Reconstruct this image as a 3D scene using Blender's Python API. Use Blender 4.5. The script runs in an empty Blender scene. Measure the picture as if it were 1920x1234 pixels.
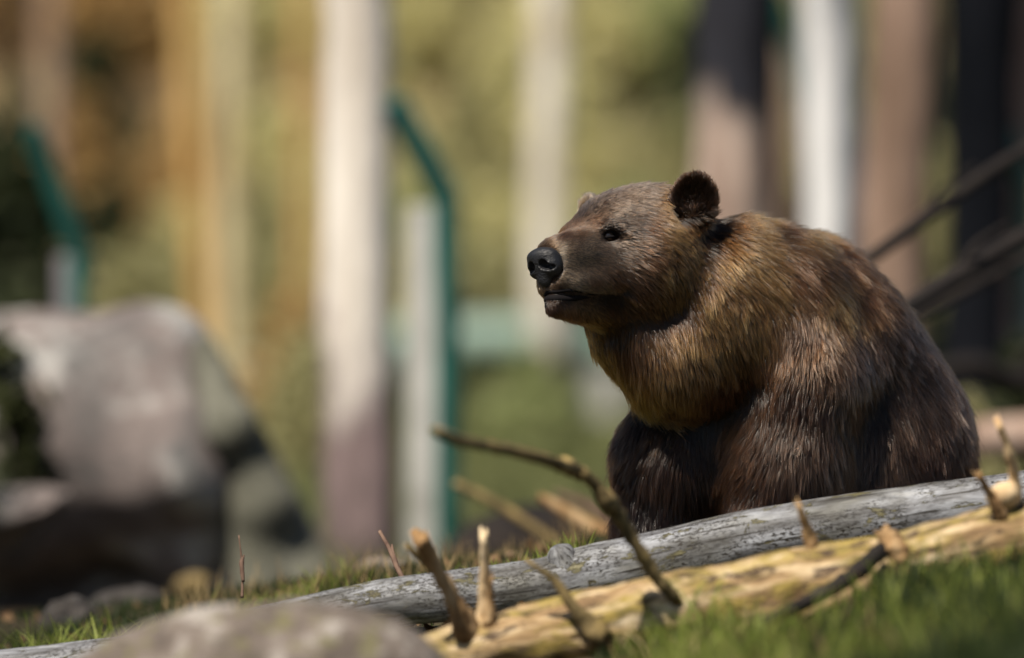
import bpy, math, random, time
import numpy as np
from mathutils import Vector, Matrix
from mathutils.kdtree import KDTree
from mathutils.bvhtree import BVHTree

random.seed(7)
RNG = np.random.default_rng(7)
T0 = time.time()
scene = bpy.context.scene
COL = scene.collection
pi = math.pi

# ------------------------------------------------------------------ camera
CAM_Z = 0.55
CAM_Y = -11.0
cam_d = bpy.data.cameras.new('camera')
cam_d.lens = 200.0
cam_d.sensor_width = 36.0
cam_d.clip_start = 0.1
cam_d.clip_end = 1500.0
cam_d.dof.use_dof = True
cam_d.dof.focus_distance = 10.93
cam_d.dof.aperture_fstop = 1.45
cam = bpy.data.objects.new('camera', cam_d)
cam.location = (0, CAM_Y, CAM_Z)
cam.rotation_euler = (pi / 2, 0, 0)
COL.objects.link(cam)
scene.camera = cam

# ------------------------------------------------------------------ light
SUN = Vector((-0.33, -0.50, 0.82)).normalized()          # towards the sun: high, front left
elev = math.asin(SUN.z)
azim = math.atan2(SUN.x, SUN.y)
world = bpy.data.worlds.new('World')
scene.world = world
world.use_nodes = True
wn = world.node_tree
wn.nodes.clear()
sky = wn.nodes.new('ShaderNodeTexSky')
sky.sky_type = 'NISHITA'
sky.sun_disc = False
sky.sun_elevation = elev
sky.sun_rotation = azim
bg = wn.nodes.new('ShaderNodeBackground')
bg.inputs['Strength'].default_value = 0.05
wo = wn.nodes.new('ShaderNodeOutputWorld')
wn.links.new(sky.outputs[0], bg.inputs['Color'])
wn.links.new(bg.outputs[0], wo.inputs['Surface'])
sun_d = bpy.data.lights.new('sun', 'SUN')
sun_d.energy = 5.0
sun_d.angle = math.radians(0.6)
sun_d.color = (1.0, 0.90, 0.76)
sun = bpy.data.objects.new('sun', sun_d)
sun.rotation_euler = SUN.to_track_quat('Z', 'Y').to_euler()
sun.location = (-8, -6, 12)
COL.objects.link(sun)
vs = scene.view_settings
vs.view_transform = 'Standard'
vs.look = 'None'
vs.exposure = 0.52
vs.gamma = 1.0
vs.use_curve_mapping = False
scene.render.engine = 'CYCLES'
cy = scene.cycles
cy.use_denoising = True
cy.denoiser = 'OPENIMAGEDENOISE'
cy.max_bounces = 4
cy.diffuse_bounces = 2
cy.glossy_bounces = 2
cy.transmission_bounces = 3
cy.sampling_pattern = 'BLUE_NOISE'
cy.use_adaptive_sampling = False
cy.transparent_max_bounces = 8
cy.caustics_reflective = False
cy.caustics_refractive = False
cy.sample_clamp_indirect = 6.0
scene.cycles_curves.shape = 'RIBBONS'
scene.cycles_curves.subdivisions = 2

PXM = 1920.0 / 36.0 * 200.0            # pixels per metre at one metre


def at(u, v, Y):
    """point of the place seen at photo pixel (u, v) when it stands at depth Y"""
    s = PXM / (Y - CAM_Y)
    return np.array([(u - 960) / s, Y, CAM_Z - (v - 617) / s])


def px(n, Y=0.0):
    return n * (Y - CAM_Y) / PXM


# ------------------------------------------------------------------ object helpers
def tag(o, label=None, cat=None, group=None, kind=None):
    if label: o['label'] = label
    if cat: o['category'] = cat
    if group: o['group'] = group
    if kind: o['kind'] = kind
    return o


def empty(name, loc, rz=0.0):
    o = bpy.data.objects.new(name, None)
    o.empty_display_size = 0.1
    o.location = [float(c) for c in loc]
    o.rotation_euler = (0, 0, rz)
    COL.objects.link(o)
    return o


def mesh_from(name, V, quads=None, tris=None, mat=None, smooth=True, uv=None):
    V = np.asarray(V, dtype=np.float32)
    me = bpy.data.meshes.new(name)
    nq = 0 if quads is None else len(quads)
    nt = 0 if tris is None else len(tris)
    loops = []
    starts = []
    tot = []
    if nq:
        q = np.asarray(quads, dtype=np.int32)
        loops.append(q.ravel()); starts.append(np.arange(nq) * 4); tot.append(np.full(nq, 4))
    if nt:
        t = np.asarray(tris, dtype=np.int32)
        loops.append(t.ravel()); starts.append(nq * 4 + np.arange(nt) * 3); tot.append(np.full(nt, 3))
    loops = np.concatenate(loops); starts = np.concatenate(starts).astype(np.int32)
    me.vertices.add(len(V)); me.vertices.foreach_set('co', V.ravel())
    me.loops.add(len(loops)); me.loops.foreach_set('vertex_index', loops)
    me.polygons.add(nq + nt); me.polygons.foreach_set('loop_start', starts)
    me.update(calc_edges=True)
    me.validate(verbose=False)
    me.polygons.foreach_set('use_smooth', np.full(len(me.polygons), smooth))
    if mat: me.materials.append(mat)
    me.update()
    return me


def link(name, me, parent=None, loc=None):
    o = bpy.data.objects.new(name, me)
    COL.objects.link(o)
    if loc is not None: o.location = [float(c) for c in loc]
    if parent is not None: o.parent = parent
    return o


def rebase(V, base):
    return np.asarray(V, dtype=float) - np.asarray(base, dtype=float)


# ------------------------------------------------------------------ noise (numpy)
def _hash(ix, iy, iz, s):
    h = (ix * 374761393 + iy * 668265263 + iz * 2147483647 + s * 1274126177) & 0xFFFFFFFF
    h = ((h ^ (h >> 13)) * 1274126177) & 0xFFFFFFFF
    h = (h ^ (h >> 16)) & 0xFFFFFFFF
    return h / 4294967295.0


def vnoise(P, scale=1.0, seed=0):
    P = np.asarray(P, dtype=float) * scale + 1000.0
    i = np.floor(P).astype(np.int64)
    f = P - i
    f = f * f * (3 - 2 * f)
    r = 0
    for dx in (0, 1):
        wx = f[:, 0] if dx else 1 - f[:, 0]
        for dy in (0, 1):
            wy = f[:, 1] if dy else 1 - f[:, 1]
            for dz in (0, 1):
                wz = f[:, 2] if dz else 1 - f[:, 2]
                r = r + wx * wy * wz * _hash(i[:, 0] + dx, i[:, 1] + dy, i[:, 2] + dz, seed)
    return r * 2 - 1


def fnoise(P, scale=1.0, octs=4, seed=0):
    r = 0; a = 0.5
    for o in range(octs):
        r = r + a * vnoise(P, scale * 2 ** o, seed + o * 17)
        a *= 0.5
    return r


def sstep(a, b, x):
    t = np.clip((np.asarray(x, dtype=float) - a) / (b - a), 0, 1)
    return t * t * (3 - 2 * t)


# ------------------------------------------------------------------ signed distance sculpting
class Field:
    def __init__(self, lo, hi, h):
        self.h = h
        self.lo = np.array(lo, float)
        self.ax = [np.arange(lo[k], hi[k] + h, h) for k in range(3)]
        self.F = np.full([len(a) for a in self.ax], 1.0, np.float32)

    def _sub(self, c, R, m):
        sl = []
        for k in range(3):
            i0 = max(0, int((c[k] - R - m - self.lo[k]) / self.h))
            i1 = min(len(self.ax[k]), int((c[k] + R + m - self.lo[k]) / self.h) + 2)
            if i1 <= i0: return None
            sl.append(slice(i0, i1))
        g = np.meshgrid(*[self.ax[k][sl[k]] for k in range(3)], indexing='ij')
        return tuple(sl), g

    def _mix(self, sl, d, k, sub=False):
        a = self.F[sl]
        if sub:
            b = -d
            h = np.clip(0.5 - 0.5 * (a - b) / k, 0, 1)
            self.F[sl] = a * (1 - h) + b * h + k * h * (1 - h)
        else:
            h = np.clip(0.5 + 0.5 * (a - d) / k, 0, 1)
            self.F[sl] = a * (1 - h) + d * h - k * h * (1 - h)

    def ell(self, c, r, k=0.02, R=None, sub=False):
        c = np.asarray(c, float); r = np.asarray(r, float)
        s = self._sub(c, r.max(), 0.05 + k)
        if s is None: return
        sl, g = s
        d = [g[i] - c[i] for i in range(3)]
        if R is not None:
            d = [sum(R[i][j] * d[j] for j in range(3)) for i in range(3)]
        k0 = np.sqrt(sum((d[i] / r[i]) ** 2 for i in range(3))) + 1e-6
        k1 = np.sqrt(sum((d[i] / r[i] ** 2) ** 2 for i in range(3))) + 1e-6
        self._mix(sl, (k0 * (k0 - 1) / k1).astype(np.float32), k, sub)

    def cap(self, a, b, ra, rb, k=0.02, sub=False):
        a = np.asarray(a, float); b = np.asarray(b, float)
        c = (a + b) / 2
        s = self._sub(c, np.linalg.norm(b - a) / 2 + max(ra, rb), 0.05 + k)
        if s is None: return
        sl, g = s
        ab = b - a; L = ab @ ab
        t = np.clip(sum((g[i] - a[i]) * ab[i] for i in range(3)) / L, 0, 1)
        d = np.sqrt(sum((g[i] - a[i] - t * ab[i]) ** 2 for i in range(3))) - (ra + (rb - ra) * t)
        self._mix(sl, d.astype(np.float32), k, sub)

    def surface(self):
        F = self.F; lo = self.lo; h = self.h
        ins = F < 0
        nx, ny, nz = F.shape
        c = np.zeros((nx - 1, ny - 1, nz - 1), np.int8)
        for dx in (0, 1):
            for dy in (0, 1):
                for dz in (0, 1):
                    c += ins[dx:nx - 1 + dx, dy:ny - 1 + dy, dz:nz - 1 + dz]
        act = (c > 0) & (c < 8)
        idx = np.full(act.shape, -1, np.int32)
        A = np.argwhere(act)
        idx[act] = np.arange(len(A))
        acc = np.zeros((len(A), 3)); cnt = np.zeros(len(A))
        corners = [(a, b, d) for a in (0, 1) for b in (0, 1) for d in (0, 1)]
        for p in corners:
            for ax in range(3):
                if p[ax]: continue
                q = list(p); q[ax] = 1
                f0 = F[A[:, 0] + p[0], A[:, 1] + p[1], A[:, 2] + p[2]]
                f1 = F[A[:, 0] + q[0], A[:, 1] + q[1], A[:, 2] + q[2]]
                m = (f0 < 0) != (f1 < 0)
                t = np.where(m, f0 / np.where(m, f0 - f1, 1), 0)
                pt = np.tile(np.array(p, float), (len(A), 1)); pt[:, ax] = t
                acc[m] += pt[m]; cnt[m] += 1
        V = lo + (A + acc / np.maximum(cnt, 1)[:, None]) * h
        quads = []
        for ax in range(3):
            b, d = [(1, 2), (2, 0), (0, 1)][ax]
            s0 = [slice(1, -1)] * 3; s1 = [slice(1, -1)] * 3
            s0[ax] = slice(0, -1); s1[ax] = slice(1, None)
            i0 = ins[tuple(s0)]; i1 = ins[tuple(s1)]
            for m, flip in ((i0 & ~i1, False), (~i0 & i1, True)):
                E = np.argwhere(m)
                if not len(E): continue
                off = np.array([1, 1, 1]); off[ax] = 0
                E = E + off
                def cell(db, dd):
                    X = E.copy(); X[:, b] += db; X[:, d] += dd
                    return idx[X[:, 0], X[:, 1], X[:, 2]]
                q = np.stack([cell(-1, -1), cell(0, -1), cell(0, 0), cell(-1, 0)], 1)
                if flip: q = q[:, ::-1]
                quads.append(q)
        return V, np.concatenate(quads)


# ------------------------------------------------------------------ materials
def newmat(name):
    m = bpy.data.materials.new(name); m.use_nodes = True
    nt = m.node_tree
    b = nt.nodes['Principled BSDF']
    return m, nt, b


def ramp(nt, stops, fac, interp='LINEAR'):
    r = nt.nodes.new('ShaderNodeValToRGB')
    r.color_ramp.interpolation = interp
    e = r.color_ramp.elements
    while len(e) < len(stops): e.new(0.5)
    for i, (p, c) in enumerate(stops):
        e[i].position = p
        e[i].color = (c[0], c[1], c[2], 1) if not isinstance(c, (int, float)) else (c, c, c, 1)
    if fac is not None: nt.links.new(fac, r.inputs['Fac'])
    return r.outputs['Color']


def coords(nt, kind='Object', scale=(1, 1, 1), rot=(0, 0, 0)):
    tc = nt.nodes.new('ShaderNodeTexCoord')
    mp = nt.nodes.new('ShaderNodeMapping')
    mp.inputs['Scale'].default_value = scale
    mp.inputs['Rotation'].default_value = rot
    nt.links.new(tc.outputs[kind], mp.inputs['Vector'])
    return mp.outputs['Vector']


def noise(nt, vec, scale, detail=5, rough=0.55, dist=0.0):
    n = nt.nodes.new('ShaderNodeTexNoise')
    n.inputs['Scale'].default_value = scale
    n.inputs['Detail'].default_value = detail
    n.inputs['Roughness'].default_value = rough
    n.inputs['Distortion'].default_value = dist
    nt.links.new(vec, n.inputs['Vector'])
    return n.outputs['Fac']


def mixc(nt, fac, a, b, mode='MIX'):
    m = nt.nodes.new('ShaderNodeMix'); m.data_type = 'RGBA'; m.blend_type = mode
    for sock, val in ((m.inputs[0], fac), (m.inputs[6], a), (m.inputs[7], b)):
        if isinstance(val, bpy.types.NodeSocket): nt.links.new(val, sock)
        elif isinstance(val, (int, float)): sock.default_value = val
        else: sock.default_value = (val[0], val[1], val[2], 1)
    return m.outputs[2]


def bump(nt, b, height, strength=0.5, dist=0.01):
    bp = nt.nodes.new('ShaderNodeBump')
    bp.inputs['Strength'].default_value = strength
    bp.inputs['Distance'].default_value = dist
    nt.links.new(height, bp.inputs['Height'])
    nt.links.new(bp.outputs[0], b.inputs['Normal'])


def mat_noise(name, stops, scale=4, sc=(1, 1, 1), rough=0.85, bscale=30, bs=0.4, bd=0.01, patch=None, spec=0.3, detail=6, kind='Object'):
    m, nt, b = newmat(name)
    v = coords(nt, kind, sc)
    c = ramp(nt, stops, noise(nt, v, scale, detail, 0.6))
    if patch:
        for (pcol, pscale, lo, hi) in patch:
            f = ramp(nt, [(lo, 0.0), (hi, 1.0)], noise(nt, v, pscale, 5, 0.6, 0.3))
            c = mixc(nt, f, c, pcol)
    nt.links.new(c, b.inputs['Base Color'])
    b.inputs['Roughness'].default_value = rough
    b.inputs['Specular IOR Level'].default_value = spec
    bump(nt, b, noise(nt, v, bscale, 6, 0.65), bs, bd)
    return m


def mat_leaf(name, c1, c2, trans=0.35, rough=0.55):
    m, nt, b = newmat(name)
    oi = nt.nodes.new('ShaderNodeNewGeometry')
    c = mixc(nt, oi.outputs['Random Per Island'], c1, c2)
    nt.links.new(c, b.inputs['Base Color'])
    b.inputs['Roughness'].default_value = rough
    b.inputs['Specular IOR Level'].default_value = 0.25
    tr = nt.nodes.new('ShaderNodeBsdfTranslucent')
    nt.links.new(c, tr.inputs['Color'])
    mx = nt.nodes.new('ShaderNodeMixShader')
    mx.inputs[0].default_value = trans
    nt.links.new(b.outputs[0], mx.inputs[1]); nt.links.new(tr.outputs[0], mx.inputs[2])
    nt.links.new(mx.outputs[0], nt.nodes['Material Output'].inputs['Surface'])
    return m


M = {}
# ground: near soil, darkened to imitate shade, and grass farther off
def mat_ground():
    m, nt, b = newmat('ground')
    v = coords(nt)
    shaded_soil = ramp(nt, [(0.3, (0.022, 0.018, 0.012)), (0.55, (0.055, 0.042, 0.026)), (0.75, (0.10, 0.08, 0.045))], noise(nt, v, 9, 8, 0.65))
    grass = ramp(nt, [(0.25, (0.035, 0.045, 0.014)), (0.5, (0.11, 0.12, 0.045)), (0.75, (0.20, 0.20, 0.09))], noise(nt, v, 0.55, 6, 0.6))
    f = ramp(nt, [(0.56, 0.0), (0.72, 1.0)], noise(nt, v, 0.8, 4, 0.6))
    sep = nt.nodes.new('ShaderNodeSeparateXYZ'); nt.links.new(v, sep.inputs[0])
    far = nt.nodes.new('ShaderNodeMapRange')
    far.inputs['From Min'].default_value = 8; far.inputs['From Max'].default_value = 16
    nt.links.new(sep.outputs['Y'], far.inputs['Value'])
    mx = nt.nodes.new('ShaderNodeMath'); mx.operation = 'MAXIMUM'
    nt.links.new(f, mx.inputs[0]); nt.links.new(far.outputs[0], mx.inputs[1])
    c = mixc(nt, mx.outputs[0], shaded_soil, grass)
    nt.links.new(c, b.inputs['Base Color'])
    b.inputs['Roughness'].default_value = 0.95
    b.inputs['Specular IOR Level'].default_value = 0.15
    bump(nt, b, noise(nt, v, 40, 6, 0.7), 0.8, 0.02)
    return m
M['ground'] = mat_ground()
M['hill'] = mat_noise('hill', [(0.28, (0.09, 0.055, 0.028)), (0.45, (0.24, 0.17, 0.08)), (0.6, (0.30, 0.26, 0.12)), (0.75, (0.14, 0.16, 0.07))], scale=0.12, rough=0.95, bscale=3, bs=1.0, bd=0.2, detail=8)


def mat_greylog():
    m, nt, b = newmat('weathered_wood')
    v = coords(nt, 'UV', (1, 1, 1))
    vg = coords(nt, 'UV', (7, 40, 1))
    vf = coords(nt, 'UV', (26, 150, 1))
    base = ramp(nt, [(0.30, (0.05, 0.048, 0.048)), (0.46, (0.16, 0.165, 0.18)), (0.60, (0.29, 0.305, 0.335)), (0.8, (0.42, 0.43, 0.45))], noise(nt, vg, 1.0, 7, 0.65, 0.4))
    tint = ramp(nt, [(0.42, 0.0), (0.62, 1.0)], noise(nt, coords(nt, 'UV', (5, 9, 1)), 1.0, 4, 0.6))
    c = mixc(nt, tint, base, mixc(nt, 0.75, base, (0.30, 0.27, 0.18), 'MULTIPLY'))
    # short dark cracks and bark flecks, denser in patches
    fl = ramp(nt, [(0.53, 0.0), (0.57, 1.0)], noise(nt, coords(nt, 'UV', (85, 260, 1)), 1.0, 5, 0.7, 0.8))
    dens = ramp(nt, [(0.40, 0.0), (0.56, 1.0)], noise(nt, coords(nt, 'UV', (6, 14, 1)), 1.0, 4, 0.6, 0.5))
    mm = nt.nodes.new('ShaderNodeMath'); mm.operation = 'MULTIPLY'
    nt.links.new(fl, mm.inputs[0]); nt.links.new(dens, mm.inputs[1])
    c = mixc(nt, mm.outputs[0], c, (0.018, 0.014, 0.010))
    ck = ramp(nt, [(0.60, 0.0), (0.625, 1.0)], noise(nt, coords(nt, 'UV', (5, 150, 1)), 1.0, 4, 0.6, 0.3))
    c = mixc(nt, ck, c, (0.02, 0.017, 0.014))
    # lichen-green bark remnants low on the side
    rem = ramp(nt, [(0.565, 0.0), (0.59, 1.0)], noise(nt, coords(nt, 'UV', (11, 30, 1)), 1.0, 8, 0.74, 0.6))
    remc = ramp(nt, [(0.38, (0.03, 0.024, 0.014)), (0.55, (0.11, 0.10, 0.045)), (0.7, (0.22, 0.20, 0.12))], noise(nt, vf, 1.0, 5, 0.7))
    c = mixc(nt, rem, c, remc)
    nt.links.new(c, b.inputs['Base Color'])
    b.inputs['Roughness'].default_value = 0.62
    b.inputs['Specular IOR Level'].default_value = 0.4
    h = mixc(nt, 0.5, noise(nt, vf, 1.0, 6, 0.65), rem)
    h2 = mixc(nt, mm.outputs[0], h, (0, 0, 0))
    bump(nt, b, h2, 0.7, 0.004)
    return m
M['grey_wood'] = mat_greylog()


def mat_tanlog():
    m, nt, b = newmat('bleached_mossy_wood')
    base = ramp(nt, [(0.32, (0.10, 0.055, 0.025)), (0.44, (0.30, 0.195, 0.09)), (0.56, (0.52, 0.40, 0.24)), (0.75, (0.66, 0.58, 0.43))], noise(nt, coords(nt, 'UV', (4, 34, 1)), 1.0, 7, 0.62, 0.4))
    moss = ramp(nt, [(0.35, (0.10, 0.078, 0.018)), (0.55, (0.27, 0.20, 0.045)), (0.72, (0.44, 0.33, 0.10))], noise(nt, coords(nt, 'UV', (16, 34, 1)), 1.0, 5, 0.7))
    f = ramp(nt, [(0.46, 0.0), (0.56, 1.0)], noise(nt, coords(nt, 'UV', (7, 18, 1)), 1.0, 6, 0.65, 0.6))
    c = mixc(nt, f, base, moss)
    dk = ramp(nt, [(0.54, 0.0), (0.60, 1.0)], noise(nt, coords(nt, 'UV', (12, 40, 1)), 1.0, 6, 0.7, 0.5))
    c = mixc(nt, dk, c, (0.06, 0.035, 0.018))
    nt.links.new(c, b.inputs['Base Color'])
    b.inputs['Roughness'].default_value = 0.8
    bump(nt, b, mixc(nt, 0.5, noise(nt, coords(nt, 'UV', (30, 150, 1)), 1.0, 6, 0.65), f), 0.8, 0.006)
    return m
M['tan_wood'] = mat_tanlog()
M['stub'] = mat_noise('dry_branch', [(0.3, (0.10, 0.05, 0.022)), (0.5, (0.27, 0.165, 0.075)), (0.7, (0.48, 0.35, 0.20))], scale=18, sc=(1, 1, .25), bscale=90, bs=.5, bd=.003)
M['stub_pale'] = mat_noise('pale_broken_branch', [(0.3, (0.36, 0.22, 0.11)), (0.5, (0.62, 0.46, 0.27)), (0.7, (0.72, 0.62, 0.44))], scale=18, sc=(1, 1, .25), bscale=90, bs=.5, bd=.003)
M['branch'] = mat_noise('olive_bark_branch', [(0.3, (0.060, 0.045, 0.020)), (0.5, (0.17, 0.125, 0.055)), (0.72, (0.34, 0.25, 0.10))], scale=22, bscale=80, bs=.6, bd=.003)
M['dark_branch'] = mat_noise('dark_branch', [(0.3, (0.007, 0.005, 0.005)), (0.6, (0.018, 0.014, 0.012)), (0.75, (0.045, 0.036, 0.032))], scale=10, bscale=60, bs=.6, bd=.004)
M['red_twig'] = mat_noise('reddish_twig', [(0.3, (0.07, 0.04, 0.03)), (0.6, (0.17, 0.11, 0.08)), (0.75, (0.26, 0.19, 0.14))], scale=30, bscale=90, bs=.3, bd=.002)


def mat_rock(name, stops, pale, dark, sc=1.0, pl=(0.52, 0.62), dl=(0.56, 0.64), moss=None):
    m, nt, b = newmat(name)
    v = coords(nt)
    c = ramp(nt, stops, noise(nt, v, 2.4 * sc, 7, 0.62))
    c = mixc(nt, ramp(nt, [(pl[0], 0.0), (pl[1], 1.0)], noise(nt, v, 2.3 * sc, 6, 0.62, 0.5)), c, pale)
    c = mixc(nt, ramp(nt, [(dl[0], 0.0), (dl[1], 1.0)], noise(nt, coords(nt, 'Object', (1, 1, 1), (0.4, 1.1, 0.7)), 1.7 * sc, 6, 0.62, 0.4)), c, dark)
    if moss:
        c = mixc(nt, ramp(nt, [(0.55, 0.0), (0.62, 1.0)], noise(nt, coords(nt, 'Object', (1, 1, 1), (1.4, 0.1, 0.7)), 2.5 * sc, 6, 0.7, 0.4)), c, moss)
    sp = ramp(nt, [(0.35, 0.0), (0.65, 1.0)], noise(nt, v, 24 * sc, 6, 0.75))
    c = mixc(nt, 0.35, c, mixc(nt, 1.0, c, sp, 'MULTIPLY'))
    nt.links.new(c, b.inputs['Base Color'])
    b.inputs['Roughness'].default_value = 0.85
    bump(nt, b, noise(nt, v, 14 * sc, 8, 0.7), 0.7, 0.03 / sc)
    return m
M['boulder'] = mat_rock('granite_boulder', [(0.3, (0.11, 0.092, 0.088)), (0.5, (0.21, 0.175, 0.165)), (0.7, (0.29, 0.25, 0.235))], (0.46, 0.455, 0.44), (0.085, 0.085, 0.085), pl=(0.50, 0.57), dl=(0.52, 0.62))
M['slab'] = mat_rock('mossy_slab', [(0.3, (0.05, 0.05, 0.038)), (0.5, (0.12, 0.12, 0.09)), (0.7, (0.20, 0.20, 0.16))], (0.20, 0.20, 0.16), (0.075, 0.078, 0.06), 1.2)
M['shaded_stone'] = mat_rock('shaded_stone', [(0.3, (0.015, 0.013, 0.012)), (0.5, (0.035, 0.03, 0.027)), (0.7, (0.06, 0.052, 0.048))], (0.085, 0.08, 0.08), (0.015, 0.014, 0.013), 4.0)  # stone colours darkened to carry the shade they lie in
M['near_stone'] = mat_rock('near_stone', [(0.3, (0.07, 0.055, 0.045)), (0.5, (0.16, 0.13, 0.11)), (0.7, (0.25, 0.215, 0.19))], (0.36, 0.33, 0.30), (0.10, 0.085, 0.065), 7.0, moss=(0.16, 0.15, 0.06))


def mat_bark(name, stops, scale=3.0, patch=None, rough=0.9, height_tone=None):
    m = mat_noise(name, stops, scale=scale, sc=(1.6, 1.6, 0.35), rough=rough, bscale=9, bs=0.9, bd=0.03, patch=patch)
    if height_tone:                                   # dark tone set by height, ragged edge; painted shade on the pale trunk
        col, h0, h1 = height_tone
        nt = m.node_tree; b = nt.nodes['Principled BSDF']
        src = b.inputs['Base Color'].links[0].from_socket
        v = coords(nt)
        sep = nt.nodes.new('ShaderNodeSeparateXYZ'); nt.links.new(v, sep.inputs[0])
        mr = nt.nodes.new('ShaderNodeMapRange'); mr.inputs['From Min'].default_value = h1; mr.inputs['From Max'].default_value = h0
        nt.links.new(sep.outputs['Z'], mr.inputs['Value'])
        ad = nt.nodes.new('ShaderNodeMath'); ad.operation = 'ADD'
        nt.links.new(mr.outputs[0], ad.inputs[0]); nt.links.new(noise(nt, coords(nt, 'Object', (1.6, 1.6, .5)), 4, 6, .65), ad.inputs[1])
        f = ramp(nt, [(0.45, 0.0), (0.60, 1.0)], None); 
        rn = [n for n in nt.nodes if n.type == 'VALTORGB'][-1]
        hf = nt.nodes.new('ShaderNodeMath'); hf.operation = 'MULTIPLY'; hf.inputs[1].default_value = 0.62
        nt.links.new(ad.outputs[0], hf.inputs[0]); nt.links.new(hf.outputs[0], rn.inputs['Fac'])
        tonec = ramp(nt, [(0.35, tuple(c * .35 for c in col)), (0.6, col)], noise(nt, coords(nt, 'Object', (2, 2, .4)), 5, 6, .65))
        nt.links.new(mixc(nt, f, src, tonec), b.inputs['Base Color'])
    return m
M['bark_white'] = mat_bark('pale_bark', [(0.3, (0.50, 0.45, 0.39)), (0.5, (0.74, 0.70, 0.64)), (0.7, (0.84, 0.82, 0.78))], 2.0, [((0.34, 0.25, 0.19), 2.2, 0.52, 0.64)], height_tone=((0.24, 0.18, 0.18), -0.2, 1.25))  # shade low on the trunk painted in as a darker bark tone
M['bark_white2'] = mat_bark('white_bark', [(0.3, (0.52, 0.53, 0.55)), (0.5, (0.72, 0.73, 0.75)), (0.7, (0.82, 0.83, 0.85))], 2.0)
M['bark_mottled'] = mat_bark('mottled_bark', [(0.3, (0.22, 0.15, 0.12)), (0.5, (0.42, 0.33, 0.28)), (0.7, (0.68, 0.62, 0.58))], 3.0, [((0.022, 0.022, 0.028), 0.9, 0.50, 0.58), ((0.66, 0.63, 0.60), 1.6, 0.53, 0.62)], height_tone=((0.02, 0.021, 0.03), 2.2, 1.35))  # near-black tone towards the top of the trunk
M['bark_brown'] = mat_bark('brown_bark', [(0.3, (0.13, 0.085, 0.06)), (0.5, (0.26, 0.18, 0.14)), (0.7, (0.44, 0.34, 0.28))], 2.5)
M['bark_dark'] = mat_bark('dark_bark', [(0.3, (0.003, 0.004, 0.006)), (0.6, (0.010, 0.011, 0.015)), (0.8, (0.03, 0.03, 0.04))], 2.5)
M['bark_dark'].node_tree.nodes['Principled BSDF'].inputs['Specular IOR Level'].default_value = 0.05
M['bark_pink'] = mat_bark('reddish_bark', [(0.3, (0.12, 0.07, 0.055)), (0.5, (0.26, 0.17, 0.14)), (0.7, (0.38, 0.27, 0.23))], 2.5)
M['bark_orange'] = mat_bark('orange_pine_bark', [(0.3, (0.30, 0.16, 0.05)), (0.5, (0.52, 0.31, 0.11)), (0.7, (0.66, 0.46, 0.20))], 2.0)
M['bark_cream'] = mat_bark('cream_bark', [(0.3, (0.42, 0.33, 0.18)), (0.5, (0.62, 0.53, 0.34)), (0.7, (0.74, 0.68, 0.50))], 2.0)
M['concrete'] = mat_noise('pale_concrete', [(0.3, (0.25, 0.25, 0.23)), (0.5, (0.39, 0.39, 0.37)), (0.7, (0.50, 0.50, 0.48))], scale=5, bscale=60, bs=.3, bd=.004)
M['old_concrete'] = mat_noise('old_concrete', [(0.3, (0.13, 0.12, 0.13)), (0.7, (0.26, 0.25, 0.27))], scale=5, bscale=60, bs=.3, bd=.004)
M['steel'] = mat_noise('green_paint', [(0.3, (0.010, 0.080, 0.066)), (0.7, (0.02, 0.135, 0.11))], scale=8, rough=0.45, bscale=60, bs=.1, bd=.002, spec=0.5)
M['teal'] = mat_noise('pale_teal_paint', [(0.3, (0.15, 0.25, 0.21)), (0.5, (0.22, 0.32, 0.27)), (0.7, (0.29, 0.36, 0.34))], scale=0.8, rough=0.6, bscale=10, bs=.2, bd=.01)
M['leaf_yellow'] = mat_leaf('leaf_yellow', (0.50, 0.48, 0.22), (0.80, 0.75, 0.44), 0.45)
M['leaf_olive'] = mat_leaf('leaf_olive', (0.28, 0.28, 0.13), (0.50, 0.46, 0.25))
M['leaf_green'] = mat_leaf('leaf_green', (0.22, 0.27, 0.11), (0.44, 0.47, 0.22))
M['leaf_rust'] = mat_leaf('leaf_rust', (0.26, 0.15, 0.055), (0.60, 0.42, 0.18))
M['leaf_dark'] = mat_leaf('leaf_dark', (0.018, 0.028, 0.012), (0.05, 0.06, 0.025))
M['needle'] = mat_leaf('needles', (0.02, 0.04, 0.012), (0.06, 0.09, 0.03))
M['grass'] = mat_leaf('grass', (0.012, 0.024, 0.008), (0.050, 0.072, 0.020), 0.35)
M['grass_bright'] = mat_leaf('spring_grass', (0.14, 0.19, 0.03), (0.30, 0.34, 0.08), 0.45)
M['meadow'] = mat_leaf('meadow', (0.09, 0.11, 0.04), (0.22, 0.23, 0.10))
M['litter'] = mat_leaf('litter', (0.09, 0.05, 0.025), (0.26, 0.17, 0.09), 0.1)
M['straw'] = mat_leaf('straw', (0.20, 0.13, 0.06), (0.42, 0.32, 0.16), 0.3)
M['moss'] = mat_leaf('moss', (0.010, 0.014, 0.004), (0.035, 0.04, 0.010), 0.1)


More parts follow.
